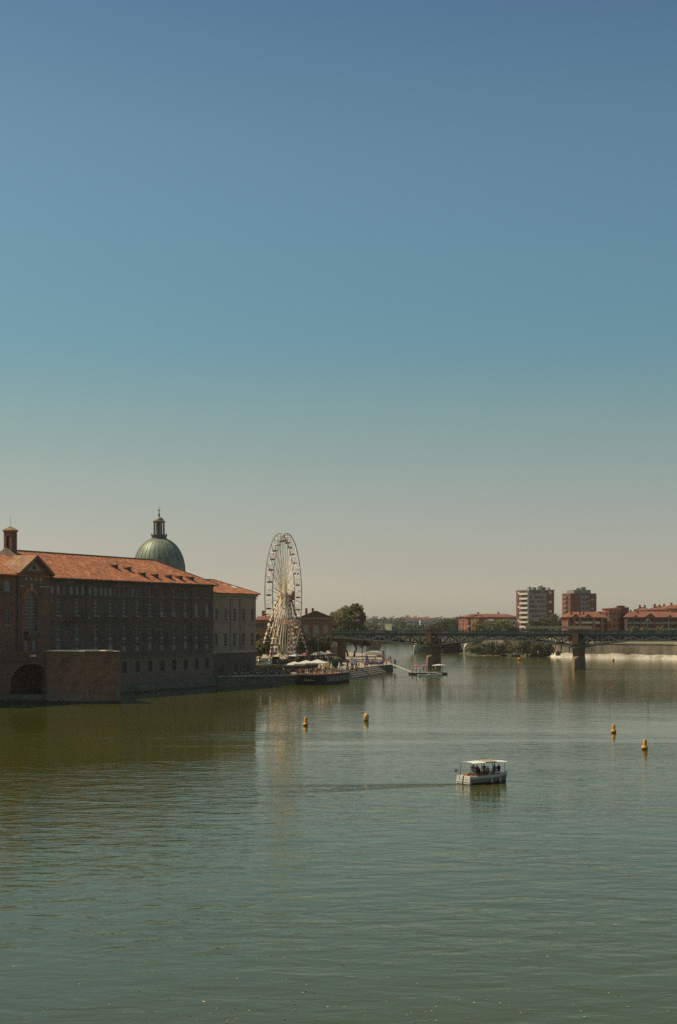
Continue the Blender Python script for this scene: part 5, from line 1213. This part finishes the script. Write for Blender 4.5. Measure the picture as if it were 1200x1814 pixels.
hedge((-2.2, 421.0), (.9, 455), .7, 2.4, 2.35, 'dark hedge under the garden terrace wall near the sandy point', 304)
# tan tent and kiosk at the wheel foot
tp = Vector((-22.0, 383.0, 2.35))
tn = empty('market_tent', P(487, 1181, 2.35), rad(-12), 'long tan marquee with sloping roof below the ferris wheel', 'tent')
b = MB(); b.loft([[(-5.5, -2, 2.6), (5.5, -2, 2.6), (5.5, 2, 3.6), (-5.5, 2, 3.6)], [(-5.5, -2, 2.68), (5.5, -2, 2.68), (5.5, 2, 3.68), (-5.5, 2, 3.68)]]); b.build('roof_sheet', M['canvas_tan'], tn)
for x in (-5.2, 0, 5.2):
    for y, hh in ((-1.8, 2.6), (1.8, 3.5)): beam('post', (x, y, 0), (x, y, hh), .1, .1, M['wood'], tn)
b = MB(); b.box(-5.3, 5.3, 1.2, 1.9, 0, 1.1); b.build('counter', M['wood'], tn)
parasol(P(482, 1189, 2.35), 3.4, 3.0, M['canvas'], 'tilted white parasol below the tan marquee', rad(10), rad(20))
for k, (px, py, s_) in enumerate(((497, 1190, 'white'), (503, 1188, 'black'), (509, 1189, 'red'), (515, 1186, 'navy'), (506, 1184, 'tan'), (493, 1186, 'grey'), (519, 1188, 'white'), (489, 1184, 'orange'), (511, 1182, 'black'))):
    p = P(px, py, 2.35); person(p, RN.uniform(0, 6.28), 'stand', s_, RN.choice(('denim', 'black')), 'person in %s top standing before the tan marquee' % s_, 'people by the marquee ' + s_)

# feather banners
def banner(px, py, d_, h_, m, label, z0):
    c = Q(px, py, d_); r = empty('feather_banner', (c.x, c.y, z0), rad(-10), label, 'banner')
    b = MB(); b.tube([(-.35, 0, 0), (-.35, 0, h_*.9), (-.2, 0, h_), (.1, 0, h_*1.01)], .03, 5); b.build('pole', M['alu'], r)
    b = MB(); k_ = 8; pts = []
    for k in range(k_ + 1):
        u = k / k_; z = h_*.12 + (h_*.88)*u; pts.append((z, .45 if u < .85 else .45 - .5*(u-.85)/.15))
    for (z0_, w0), (z1_, w1) in zip(pts, pts[1:]):
        y0, y1 = .05*math.sin(z0_*2), .05*math.sin(z1_*2)
        for dy in (-.012, .012): b.poly([(-.33, dy, z0_), (w0, y0+dy, z0_), (w1, y1+dy, z1_), (-.33, dy, z1_)])
    b.build('flag_cloth', m, r)
banner(535.5, 1170, 405, 4.2, M['pink'], 'pink feather banner left of the wheel leg foot', 2.4)
banner(565, 1168, 410, 4.2, M['pink'], 'pink feather banner right of the wheel leg foot', 2.4)
banner(650, 1170, 440, 3.6, M['mauve'], 'mauve feather banner standing on the stepped quay', 2.35)
banner(679.5, 1170, 458, 4.8, M['pink'], 'tall pink feather banner near the quay point', 2.35)
banner(700, 1172, 462, 3.2, M['mauve'], 'small mauve feather banner beside the gangway', 2.35 - 1.6)

# ------------------------------------------------------------------ the bar barge at the quay
bc = P(568, 1214.3); bv = Vector((.36, .93, 0)).normalized(); bwv = Vector((-bv.y, bv.x, 0)); BWD, BLN = 5.9, 21.0
barge = empty('bar_barge', bc, math.atan2(bv.y, bv.x), 'dark navy floating bar barge moored at the quay, with portholes', 'barge')
b = MB()
def hull(z, o): return [(-.6 + o, BWD*.5 - 2.6 + o*.3, z), (-.6 + o, BWD*.5 + 2.6 - o*.3, z), (1.4, BWD - o*.2, z), (BLN, BWD - o*.2, z), (BLN, o*.2, z), (1.4, o*.2, z)]
b.loft([hull(-.8, .5), hull(.4, .3), hull(2.5, 0)]); b.build('hull', M['hull_dark'], barge)
b = MB(); b.loft([hull(2.503, -.1), hull(2.65, -.1)]); b.build('gunwale', M['wood_dark'], barge)
b = MB(); b.prism([(1.2, .35), (BLN - .4, .35), (BLN - .4, BWD - .35), (1.2, BWD - .35)], 2.653, 2.70); b.build('deck', M['wood'], barge)
b = MB(); b.box(4.5, BLN - .3, -.03, .12, .75, 2.1); b.build('side_panel', M['hull_grey'], barge)
pm = MB(); pm.box(-.42, .42, -.09, -.035, -.4, .4, 0); pm.box(-.5, .5, -.07, -.033, -.48, .48, 1); pmesh = pm.mesh('porthole', [M['glass'], M['hull_dark']])
for k in range(6): place('porthole', pmesh, barge, (6.3 + 2.5*k, 0, 1.35))
b = MB(); b.box(-.75, -.62, 1.5, 4.4, 1.25, 1.35); b.build('rubbing_strake', M['concrete'], barge)
for k in range(15): beam('rail_post', (1.0 + 1.35*k, .08, 2.6), (1.0 + 1.35*k, .08, 3.6), .06, .06, M['white_steel'], barge)
for z in (3.1, 3.6): beam('rail', (1.0, .08, z), (20, .08, z), .06, .06, M['white_steel'], barge)
for k in range(5): beam('rail_post', (-.4, .6 + 1.15*k, 2.6), (-.4, .6 + 1.15*k, 3.6), .06, .06, M['white_steel'], barge)
bpy.context.view_layer.update()
def on_barge(x, y, z=2.70): return barge.matrix_world @ Vector((x, y, z))
for k, (x, y, wd, lab) in enumerate(((3.0, 5.1, 5.0, 'large white square parasol in the middle of the barge parasols'), (3.0, 2.0, 5.2, 'large white peaked parasol over the barge corner'), (2.8, 8.4, 5.0, 'white square parasol on the quay beside the barge'))):
    p = on_barge(x, y, 2.70 if y < 6 else 2.36); parasol(p, wd, 3.6 + .25*(k == 1), M['canvas'], lab, 0, math.atan2(bv.y, bv.x) + .12*k)
parasol(on_barge(12.0, 3.6), 2.6, 3.3, mat('canvas_yellow', (.55, .36, .09), (.62, .42, .12), 1, .85, trans=.2), 'round yellow parasol on the barge deck', rad(24), 0, None, 10, .9)
for k in range(5): parasol(on_barge(7.0 + 2.9*k, 2.0 + (k % 2)*2.2), 1.1, 3.0 + .2*(k % 2), M['canvas'], 'closed white parasol on the barge deck, %s from the bow' % ('first', 'second', 'third', 'fourth', 'fifth')[k], 0, 0, 'closed parasols on the barge', 6, 1.7)
for k in range(30):
    x = RN.uniform(4, 20); y = RN.uniform(.6, 5.2); s_ = RN.choice(('white', 'black', 'tan', 'orange', 'red', 'navy', 'white', 'pink', 'tan'))
    person(on_barge(x, y), RN.uniform(0, 6.28), 'stand' if k % 3 == 0 else 'sit', s_, RN.choice(('denim', 'black', 'tan')), 'person in %s top %s on the barge deck' % (s_, 'standing' if k % 3 == 0 else 'seated'), 'guests on the barge %s %s' % (s_, 'standing' if k % 3 == 0 else 'seated'), HR if k % 2 else HB)
    if k % 3: tag(place('cafe_chair', chd, None, on_barge(x, y), 0), 'wooden cafe chair on the barge deck', 'chair', 'chairs on the barge')

# ------------------------------------------------------------------ things on the sandy point
dt = P(664, 1171, 2.35); tn = empty('dome_tent', dt, 0, 'low white domed shade tent on the sandy point', 'tent')
b = MB(); b.loft([[(-4, -1.5, 2.2), (4, -1.5, 2.2), (4, 1.5, 2.2), (-4, 1.5, 2.2)], [(-2.9, -1.3, 3.1), (2.9, -1.3, 3.1), (2.9, 1.3, 3.1), (-2.9, 1.3, 3.1)], [(-1.2, -.8, 3.6), (1.2, -.8, 3.6), (1.2, .8, 3.6), (-1.2, .8, 3.6)]]); b.build('canopy', M['canvas'], tn, smooth=True)
for x in (-3.8, 3.8):
    for y in (-1.4, 1.4): beam('post', (x, y, 0), (x, y, 2.2), .08, .08, M['alu'], tn)
for k, px in enumerate((657, 666, 675)):
    p = P(px, 1178, 2.35); r = empty('beach_tarpaulin', p, rad(6), 'mauve cloth windbreak, %s of three on the sandy point' % ('first', 'middle', 'last')[k], 'windbreak', 'mauve windbreaks')
    b = MB(); pts = [(-.9 + .3*i, .12*math.sin(i*1.4)) for i in range(7)]
    for (x0, y0), (x1, y1) in zip(pts, pts[1:]): b.poly([(x0, y0, .1), (x1, y1, .1), (x1, y1, 1.15), (x0, y0, 1.15)]); b.poly([(x0, y0+.02, .1), (x1, y1+.02, .1), (x1, y1+.02, 1.15), (x0, y0+.02, 1.15)])
    b.build('cloth', M['mauve'], r)
    for x in (-.9, .9): beam('stake', (x, 0, 0), (x, 0, 1.3), .05, .05, M['wood'], r)
for px, py, tl, lab in ((621.5, 1183, .22, 'tilted white board leaning on the quay among small shrubs'), (628.5, 1185, .05, 'upright white board on the stepped quay')):
    p = P(px, py, 2.35); r = empty('white_board', p, rad(10), lab, 'board')
    b = MB(); b.box(-.5, .5, -.03, .03, 1.0, 3.0); o = b.build('panel', M['white'], r); o.rotation_euler.y = tl
    beam('stand_leg', (-.3, 0, 0), (-.3, 0, 1.1), .06, .06, M['alu'], r); beam('stand_leg', (.3, 0, 0), (.3, 0, 1.1), .06, .06, M['alu'], r)
for px, py in ((616, 1187), (624, 1187), (632, 1187)):
    p = P(px, py, 2.35); r = empty('potted_conifer', p, 0, 'small dark conical shrub in a pot on the stepped quay', 'shrub', 'conical shrubs on the quay')
    b = MB(); b.lathe([(.3, 0), (.42, .5), (.38, .5), (.1, .45)], 10); b.build('pot', M['wood_dark'], r)
    b = MB(); rnd = random.Random(int(px))
    for k in range(170): z = rnd.random(); a = rnd.uniform(0, 6.28); q = .55*(1-z)*rnd.uniform(.7, 1.1); leaves(b, (q*math.cos(a), q*math.sin(a), .5 + 1.7*z), .05, .05, .05, 1, .14, rnd)
    place('crown', quick_mesh(b, 'crown', M['leaf_dark']), r)
for k in range(26):
    px = RN.uniform(612, 694); u = (px - 612) / 82; py = RN.uniform(1176, 1188) - 6*u; p = P(px, py, 2.35); s_ = RN.choice(('white', 'black', 'red', 'navy', 'tan', 'white', 'pink'))
    person(p, RN.uniform(0, 6.28), 'stand', s_, RN.choice(('denim', 'black', 'tan')), 'person in %s top standing on the stepped quay' % s_, 'people on the stepped quay ' + s_, HR if k % 2 else HB)
# lamp mast on the quay near the wheel
lp = P(564, 1186, 2.35); r = empty('lamp_mast', (lp.x, lp.y, 2.35), 0, 'slim grey lamp mast with two arms beside the brick terrace', 'street lamp')
b = MB(); b.tube([(0, 0, 0), (0, 0, 11.2)], [.11, .06], 7); b.build('mast', M['alu'], r)
b = MB(); b.tube([(-.9, 0, 11.0), (0, 0, 11.2), (.9, 0, 11.0)], .04, 5); b.box(-1.15, -.75, -.14, .14, 10.9, 11.02); b.box(.75, 1.15, -.14, .14, 10.9, 11.02); b.build('lamp_arms', M['alu'], r)
for k, (x, y) in enumerate(((-3.2, -4.3), (-1.8, -4.2), (-.4, -4.3), (1.0, -4.2), (2.2, -4.3))):
    s_ = ('tan', 'white', 'orange', 'white', 'grey')[k]; p = Vector((-4.2 + x, 486 + y, 8.003)); person(p, 0, 'stand', s_, 'denim', 'person in %s top at the brick terrace parapet, number %s along' % (s_, ('one', 'two', 'three', 'four', 'five')[k]), 'people at the terrace parapet')
for k, x in enumerate((-28, -17, 8, 19, 30, 45.5, 64, 70, 82)):
    s_ = ('white', 'red', 'navy', 'white', 'black', 'tan', 'pink', 'blue', 'red')[k]; p = bri.matrix_world @ Vector((x, .9, DZ + .14)); person(p, brz + (1 if k % 2 else -1)*math.pi/2, 'stand', s_, 'denim', 'walker in %s top on the iron bridge footway, %s from its left end' % (s_, ('first', 'second', 'third', 'fourth', 'fifth', 'sixth', 'seventh', 'eighth', 'ninth')[k]), 'walkers on the iron bridge')

# ------------------------------------------------------------------ floating pontoon with hire boats
pc = P(728, 1195.5); pr = math.atan2(-.10, 1)
pon = empty('floating_pontoon', (pc.x, pc.y, 0), rad(4), 'flat floating pontoon with boarded deck off the quay point', 'pontoon')
PLn = 11.4
for k in range(19): b = MB(); b.box(.6*k, .6*k + .57, 0, 5.5, .55, .66 + RN.uniform(-.01, .01)); b.build('deck_board', M['concrete'], pon)
b = MB(); b.box(0, PLn, .05, 5.45, -.3, .52); b.build('float', M['hull_black'], pon)
for k in range(10): beam('mooring_post', (1.2*k + .2, -.1, -.5), (1.2*k + .2, -.1, 1.15), .12, .12, M['alu'], pon)
ga, gb = Vector((17.5, 461, 2.4)), Vector((pc.x + .4, pc.y + 2.2, .75))
gw = empty('gangway', ga, 0, 'sloping metal gangway from the quay point down to the pontoon', 'gangway')
dv = gb - ga; gs = Vector((-dv.y, dv.x, 0)).normalized() * .7
b = MB(); b.poly([gs, dv + gs, dv - gs, -gs]); b.poly([gs - Vector((0, 0, .12)), dv + gs - Vector((0, 0, .12)), dv - gs - Vector((0, 0, .12)), -gs - Vector((0, 0, .12))]); b.build('walkway', M['concrete'], gw)
for s in (-1, 1):
    beam('handrail', gs*s + Vector((0, 0, 1)), dv + gs*s + Vector((0, 0, 1)), .06, .06, M['alu'], gw)
    for k in range(6): q = dv*(k/5) + gs*s; beam('rail_post', q, q + Vector((0, 0, 1)), .05, .05, M['alu'], gw)
bpy.context.view_layer.update()
def on_pon(x, y): return pon.matrix_world @ Vector((x, y, .67))
parasol(on_pon(9.2, 2.8), 3.6, 2.5, M['canvas'], 'flat white parasol on the floating pontoon', 0, .2, None, 4, .35)
parasol(on_pon(2.0, 2.2), 1.7, 2.4, mat('canvas_red', (.45, .12, .11), (.52, .16, .14), 1, .85, trans=.2), 'small red parasol on the pontoon by the gangway', rad(10), 0, None, 8)
parasol(on_pon(4.6, 3.0), 1.8, 2.3, M['pink'], 'small pink parasol in the middle of the pontoon', rad(-8), 0, None, 8)
for k in range(10):
    s_ = ('red', 'white', 'pink', 'tan', 'white', 'navy', 'orange', 'white', 'black', 'tan')[k]; person(on_pon(1.0 + 1.05*k, RN.uniform(.8, 4.5)), RN.uniform(0, 6.28), 'stand' if k % 2 else 'sit', s_, 'denim', 'person in %s top %s on the floating pontoon' % (s_, 'standing' if k % 2 else 'seated'), 'people on the pontoon %s %s' % (s_, 'standing' if k % 2 else 'seated'))
def small_boat(loc, rz, L, m, label, name='hire_boat'):
    r = empty(name, loc, rz, label, 'boat'); W_ = L*.36
    b = MB()
    def rg(z, s): return [(-L/2*s, -W_/2*s, z), (L*.2*s, -W_/2*s, z), (L/2*s, 0, z + .1*s), (L*.2*s, W_/2*s, z), (-L/2*s, W_/2*s, z)]
    b.loft([rg(-.2, .8), rg(.15, .95), rg(.55, 1.0), rg(.55, .9), rg(.25, .82)]); b.build('hull', m, r)
    b = MB(); b.box(-L*.32, -L*.2, -W_*.4, W_*.4, .3, .48); b.box(0, L*.1, -W_*.4, W_*.4, .3, .48); b.build('bench_seat', M['wood'], r)
    return r
small_boat(P(772, 1197), rad(8), 4.2, M['white'], 'small white hire boat tied to the pontoon, farther out')
small_boat(P(752, 1198), rad(4), 4.0, M['white'], 'small white hire boat tied to the pontoon, beside the pier reflection')
small_boat(P(873, 1163.5), rad(4), 7.5, M['yellow_pale'], 'small tan work boat lying at the bushy shore', 'work_boat')

# ------------------------------------------------------------------ tour boat with passengers
hd = Vector((.80, .60, 0)).normalized(); hrz = math.atan2(hd.y, hd.x)
BLo, BHW = 5.3, 1.05
o0 = P(835.5, 1391.0); side = Vector((-hd.y, hd.x, 0))
bo = o0 + side * BHW                           # middle of the transom on the water
tb_ = empty('tour_boat', (bo.x, bo.y, 0), hrz, 'white open tour boat with sun canopy carrying passengers across the river', 'boat')
def hr(x, wf, z): return [(x, -BHW*wf, z), (x, BHW*wf, z)]
sec = [(0.0, .94, .92, 0), (.6, .98, .97, 0), (2.4, 1.0, 1.0, .02), (3.8, .95, .98, .06), (4.7, .70, .84, .14), (BLo, .34, .58, .22)]
def shell(z_lo, z_hi, f_lo, f_hi, m, name, inset=0):
    b = MB(); rings = []
    for x, wl, wu, sh in sec:
        wa_, wb_ = wl + (wu - wl)*f_lo, wl + (wu - wl)*f_hi
        rings.append([(x, -BHW*wa_ + inset, z_lo + sh*f_lo), (x, -BHW*wb_ + inset, z_hi + sh*f_hi), (x, BHW*wb_ - inset, z_hi + sh*f_hi), (x, BHW*wa_ - inset, z_lo + sh*f_lo)])
    b.loft(rings); return b.build(name, m, tb_, smooth=True)
shell(-.25, .16, 0, .25, M['hull_black'], 'bottom')
HG = mat('hull_gelcoat', (.60, .55, .46), (.66, .61, .52), 1.2, .35, spec=.5); HG2 = mat('hull_beige', (.22, .155, .105), (.28, .20, .14), 1.2, .45, spec=.4)
shell(.163, .55, .25, .7, HG2, 'topsides')
shell(.553, .70, .7, .9, HG, 'gunwale')
# cockpit rim and dark well
b = MB()
for s in (-1, 1):
    for (xa, _, wa_, sa_), (xb, _, wb_, sb_) in zip(sec, sec[1:]):
        b.loft([[(xa, s*BHW*wa_, .70 + sa_), (xa, s*(BHW*wa_ - .16), .70 + sa_), (xa, s*(BHW*wa_ - .16), .80 + sa_), (xa, s*BHW*wa_, .80 + sa_)], [(xb, s*BHW*wb_, .70 + sb_), (xb, s*(BHW*wb_ - .16), .70 + sb_), (xb, s*(BHW*wb_ - .16), .80 + sb_), (xb, s*BHW*wb_, .80 + sb_)]])
b.build('coaming', HG, tb_)
b = MB(); b.box(.05, .95, -.86, .86, .703, .80); b.build('stern_deck', M['wood'], tb_)
b = MB(); b.box(.95, 1.15, -.8, .8, .703, 1.0); b.build('backrest', M['wood'], tb_)
# two white stern lockers with the outboard well between them
for s in (-1, 1):
    b = MB(); b.loft([[(-.20, s*.10, .06), (-.20, s*.99, .06), (.02, s*.99, .06), (.02, s*.10, .06)], [(-.10, s*.10, .84), (-.10, s*.95, .84), (.14, s*.95, .84), (.14, s*.10, .84)]]); lk = b.build('stern_locker', HG, tb_)
    b = MB(); b.tube([(-.17, s*.3, .5), (-.22, s*.3, .55), (-.22, s*.65, .55), (-.17, s*.65, .5)], .02, 5); b.build('grab_handle', M['alu'], lk)
    b = MB(); b.box(-.215, -.15, s*.15 if s > 0 else -.93, s*.93 if s > 0 else -.15, .2, .235); b.build('trim_line', M['hull_grey'], lk)
b = MB(); b.box(-.14, 0, -.1, .1, .0, .62); b.build('outboard_leg', M['hull_black'], tb_)
b = MB(); b.box(.1, .5, -.28, .28, .803, 1.02); b.build('motor_hatch', M['wood'], tb_)
for s in (-1, 1):
    for k, x in enumerate((2.7, 3.8)):
        b = MB(); b.lathe([(.03, .05), (.09, .1), (.10, .3), (.09, .5), (.03, .56)], 8, (x, s*(BHW*1.0 + .08))); b.build('fender', M['cream'], tb_)
# benches along the sides
for s in (-1, 1): b = MB(); b.box(1.3, 4.5, s*.45 if s > 0 else -.82, s*.82 if s > 0 else -.45, .703, .9); b.build('bench', M['wood'], tb_)
b = MB(); b.box(2.2, 3.4, -.22, .22, .703, 1.12); b.build('console_table', M['wood'], tb_)
# canopy: three panels on slim posts, middle one rolled cloth
CZ = 2.10
def canopy(x0, x1, z0, z1, th, m, name):
    b = MB(); rings = []
    for k in range(5):
        u = k/4; x = x0 + (x1 - x0)*u; z = z0 + (z1 - z0)*u
        top = [(x, BHW*.95*(1 - j/4) - BHW*.95*(j/4), z + .09*math.sin(math.pi*j/4)) for j in range(5)]
        rings.append(top + [(p[0], p[1], p[2] - th) for p in reversed(top)])
    b.loft(rings); return b.build(name, m, tb_)
canopy(.35, 2.2, CZ, CZ - .02, .035, M['white'], 'canopy')
canopy(2.0, 3.5, CZ + .05, CZ + .03, .10, M['canvas_tan'], 'canopy_centre')
canopy(3.3, 5.1, CZ + .0, CZ - .14, .035, M['white'], 'canopy')
for x in (.45, 1.75, 3.2, 4.6):
    for s in (-1, 1): beam('canopy_post', (x - .1*(x < 1) + .12*(x > 4), s*BHW*.9*(1 if x < 4 else .85), .75), (x, s*BHW*.9, CZ - .06 - .1*(x > 4)), .045, .045, M['hull_grey'], tb_)
beam('diagonal_brace', (2.5, -.9, .85), (3.35, -.88, CZ - .05), .11, .05, M['white'], tb_)
fl = MB(); fl.tube([(.05, .85, .8), (-.12, .9, 1.45)], .015, 5); fl.build('flag_staff', M['alu'], tb_)
for k, mm in enumerate((CL['blue'], CL['white'], CL['red'])):
    b = MB(); z0 = 1.12; b.poly([(-.09 - .12*k, .9, z0 + .02*k), (-.09 - .12*(k+1), .9, z0 - .03), (-.11 - .12*(k+1), .9, z0 + .24), (-.11 - .12*k, .9, z0 + .30)]); b.build('flag_band', mm, tb_)
bpy.context.view_layer.update()
def on_boat(x, y, z): return tb_.matrix_world @ Vector((x, y, z))
crew = [(1.35, -.62, 'black', 'stern passenger in black top leaning at the boat side', HR, 90, .47), (1.75, .62, 'tan', 'passenger in light top with dark hair, second from the stern', HR, -90, .55), (2.25, .62, 'orange', 'passenger with orange top in the middle of the tour boat', HB, -90, .45), (2.6, -.62, 'tan', 'passenger in tan top under the diagonal brace', HR, 90, .42),
        (3.2, .6, 'blue', 'passenger in pale blue top beside a taller companion', HR, -90, .5), (3.55, -.6, 'blue', 'tall passenger in grey-blue shirt towards the bow', HR, 90, .55), (4.35, -.35, 'black', 'bow passenger in dark top facing back', HR, 90, .5)]
for x, y, s_, lab, hr_, az, zf in crew:
    person(on_boat(x, y, zf + .06), hrz + rad(0 if az > 0 else 180) + rad(180), 'sit', s_, 'denim', lab, 'passengers of the tour boat', hr_, .95)

# ------------------------------------------------------------------ buoys
def buoy(px, py, h_, wd, label, kind='spar', m='yellow', group='yellow channel buoys'):
    c = P(px, py); r = empty('channel_buoy', c, 0, label, 'buoy', group); r.rotation_euler = (rad(RN.uniform(-3, 3)), rad(RN.uniform(-3, 3)), 0); R_ = wd / 2
    b = MB(); b.lathe([(R_*.5, -.6), (R_*.86, -.3), (R_*.9, .1)], 20); b.build('wet_base', M['hull_black'], r, smooth=True)
    if kind == 'spar':
        b = MB(); b.lathe([(R_*.9, .1), (R_*1.06, .16), (R_*1.08, .30), (R_*.98, .40), (R_*.70, .47), (R_*.66, .52), (R_*.62, h_*.95), (R_*.56, h_), (.02, h_)], 20); b.build('float_body', M[m], r, smooth=True)
        b = MB(); b.lathe([(R_*.52, h_ + .003), (R_*.5, h_ + .04), (.02, h_ + .05)], 16); b.build('top_cap', M['cream'], r, smooth=True)
    else:
        b = MB(); b.lathe([(R_*.9, .1), (R_*1.0, .2), (R_*1.0, h_*.6), (R_*.9, h_*.78), (R_*.62, h_*.93), (R_*.25, h_), (.02, h_)], 20); b.build('float_body', M[m], r, smooth=True)
    b = MB(); b.tube([(0, 0, h_), (0, 0, h_ + .12)], .04, 6); b.build('lifting_eye', M['alu'], r)
buoy(541.7, 1286, 1.32, .80, 'orange-yellow buoy with narrow neck, nearer the quay barge of the pair')
buoy(649, 1277.5, 1.28, .84, 'rounded yellow can buoy without a neck', 'can', 'yellow_pale')
buoy(1087.7, 1298.5, 1.18, .76, 'yellow buoy with narrow neck, farther of the two beyond the tour boat')
buoy(1142.5, 1328, 1.22, .78, 'yellow buoy with wide collar, nearest of all buoys')
buoy(920, 1170.5, 1.3, 1.1, 'tiny orange buoy in front of the bushy shore', 'can', 'orange'); buoy(1087, 1171.5, 1.2, 1.0, 'tiny yellow buoy at the far embankment wall', 'can'); buoy(776, 1170, 1.8, 1.0, 'pale buoy right of the bridge pier with the pontoon', 'spar', 'yellow_pale')

# ------------------------------------------------------------------ floating leaves near the camera
b = MB(); rnd = random.Random(9)
for k in range(170):
    while True:
        px = rnd.gauss(620, 330); py = 1814 - abs(rnd.gauss(0, 75))
        if k % 6 == 0: px = rnd.uniform(0, 1200); py = rnd.uniform(1620, 1814)
        if -60 < px < 1260: break
    c = P(px, py); s = rnd.uniform(.018, .055); a = rnd.uniform(0, 6.28); k_ = 5
    b.poly([(c.x + s*(1 if i % 2 else .6)*math.cos(a + 6.28*i/k_)*1.4, c.y + s*math.sin(a + 6.28*i/k_), .012 + .012*((i*7) % 3)) for i in range(k_)])
tag(place('floating_leaves', quick_mesh(b, 'floating_leaves', mat('dry_leaf', (.34, .22, .10), (.50, .37, .2), 3, .8, island=.4))), 'scattered dry leaves drifting on the near water', 'leaves', kind='stuff')

# ------------------------------------------------------------------ haze
hz = bpy.data.materials.new('haze'); hz.use_nodes = True; n = hz.node_tree.nodes; n.clear()
pv = n.new('ShaderNodeVolumePrincipled'); pv.inputs['Color'].default_value = (.93, .90, .84, 1); pv.inputs['Density'].default_value = .00006; pv.inputs['Anisotropy'].default_value = .2
mo = n.new('ShaderNodeOutputMaterial'); hz.node_tree.links.new(pv.outputs[0], mo.inputs['Volume'])
b = MB(); b.box(-1700, 1700, -300, 3400, -3.5, 75); tag(b.build('haze', hz), kind='stuff')
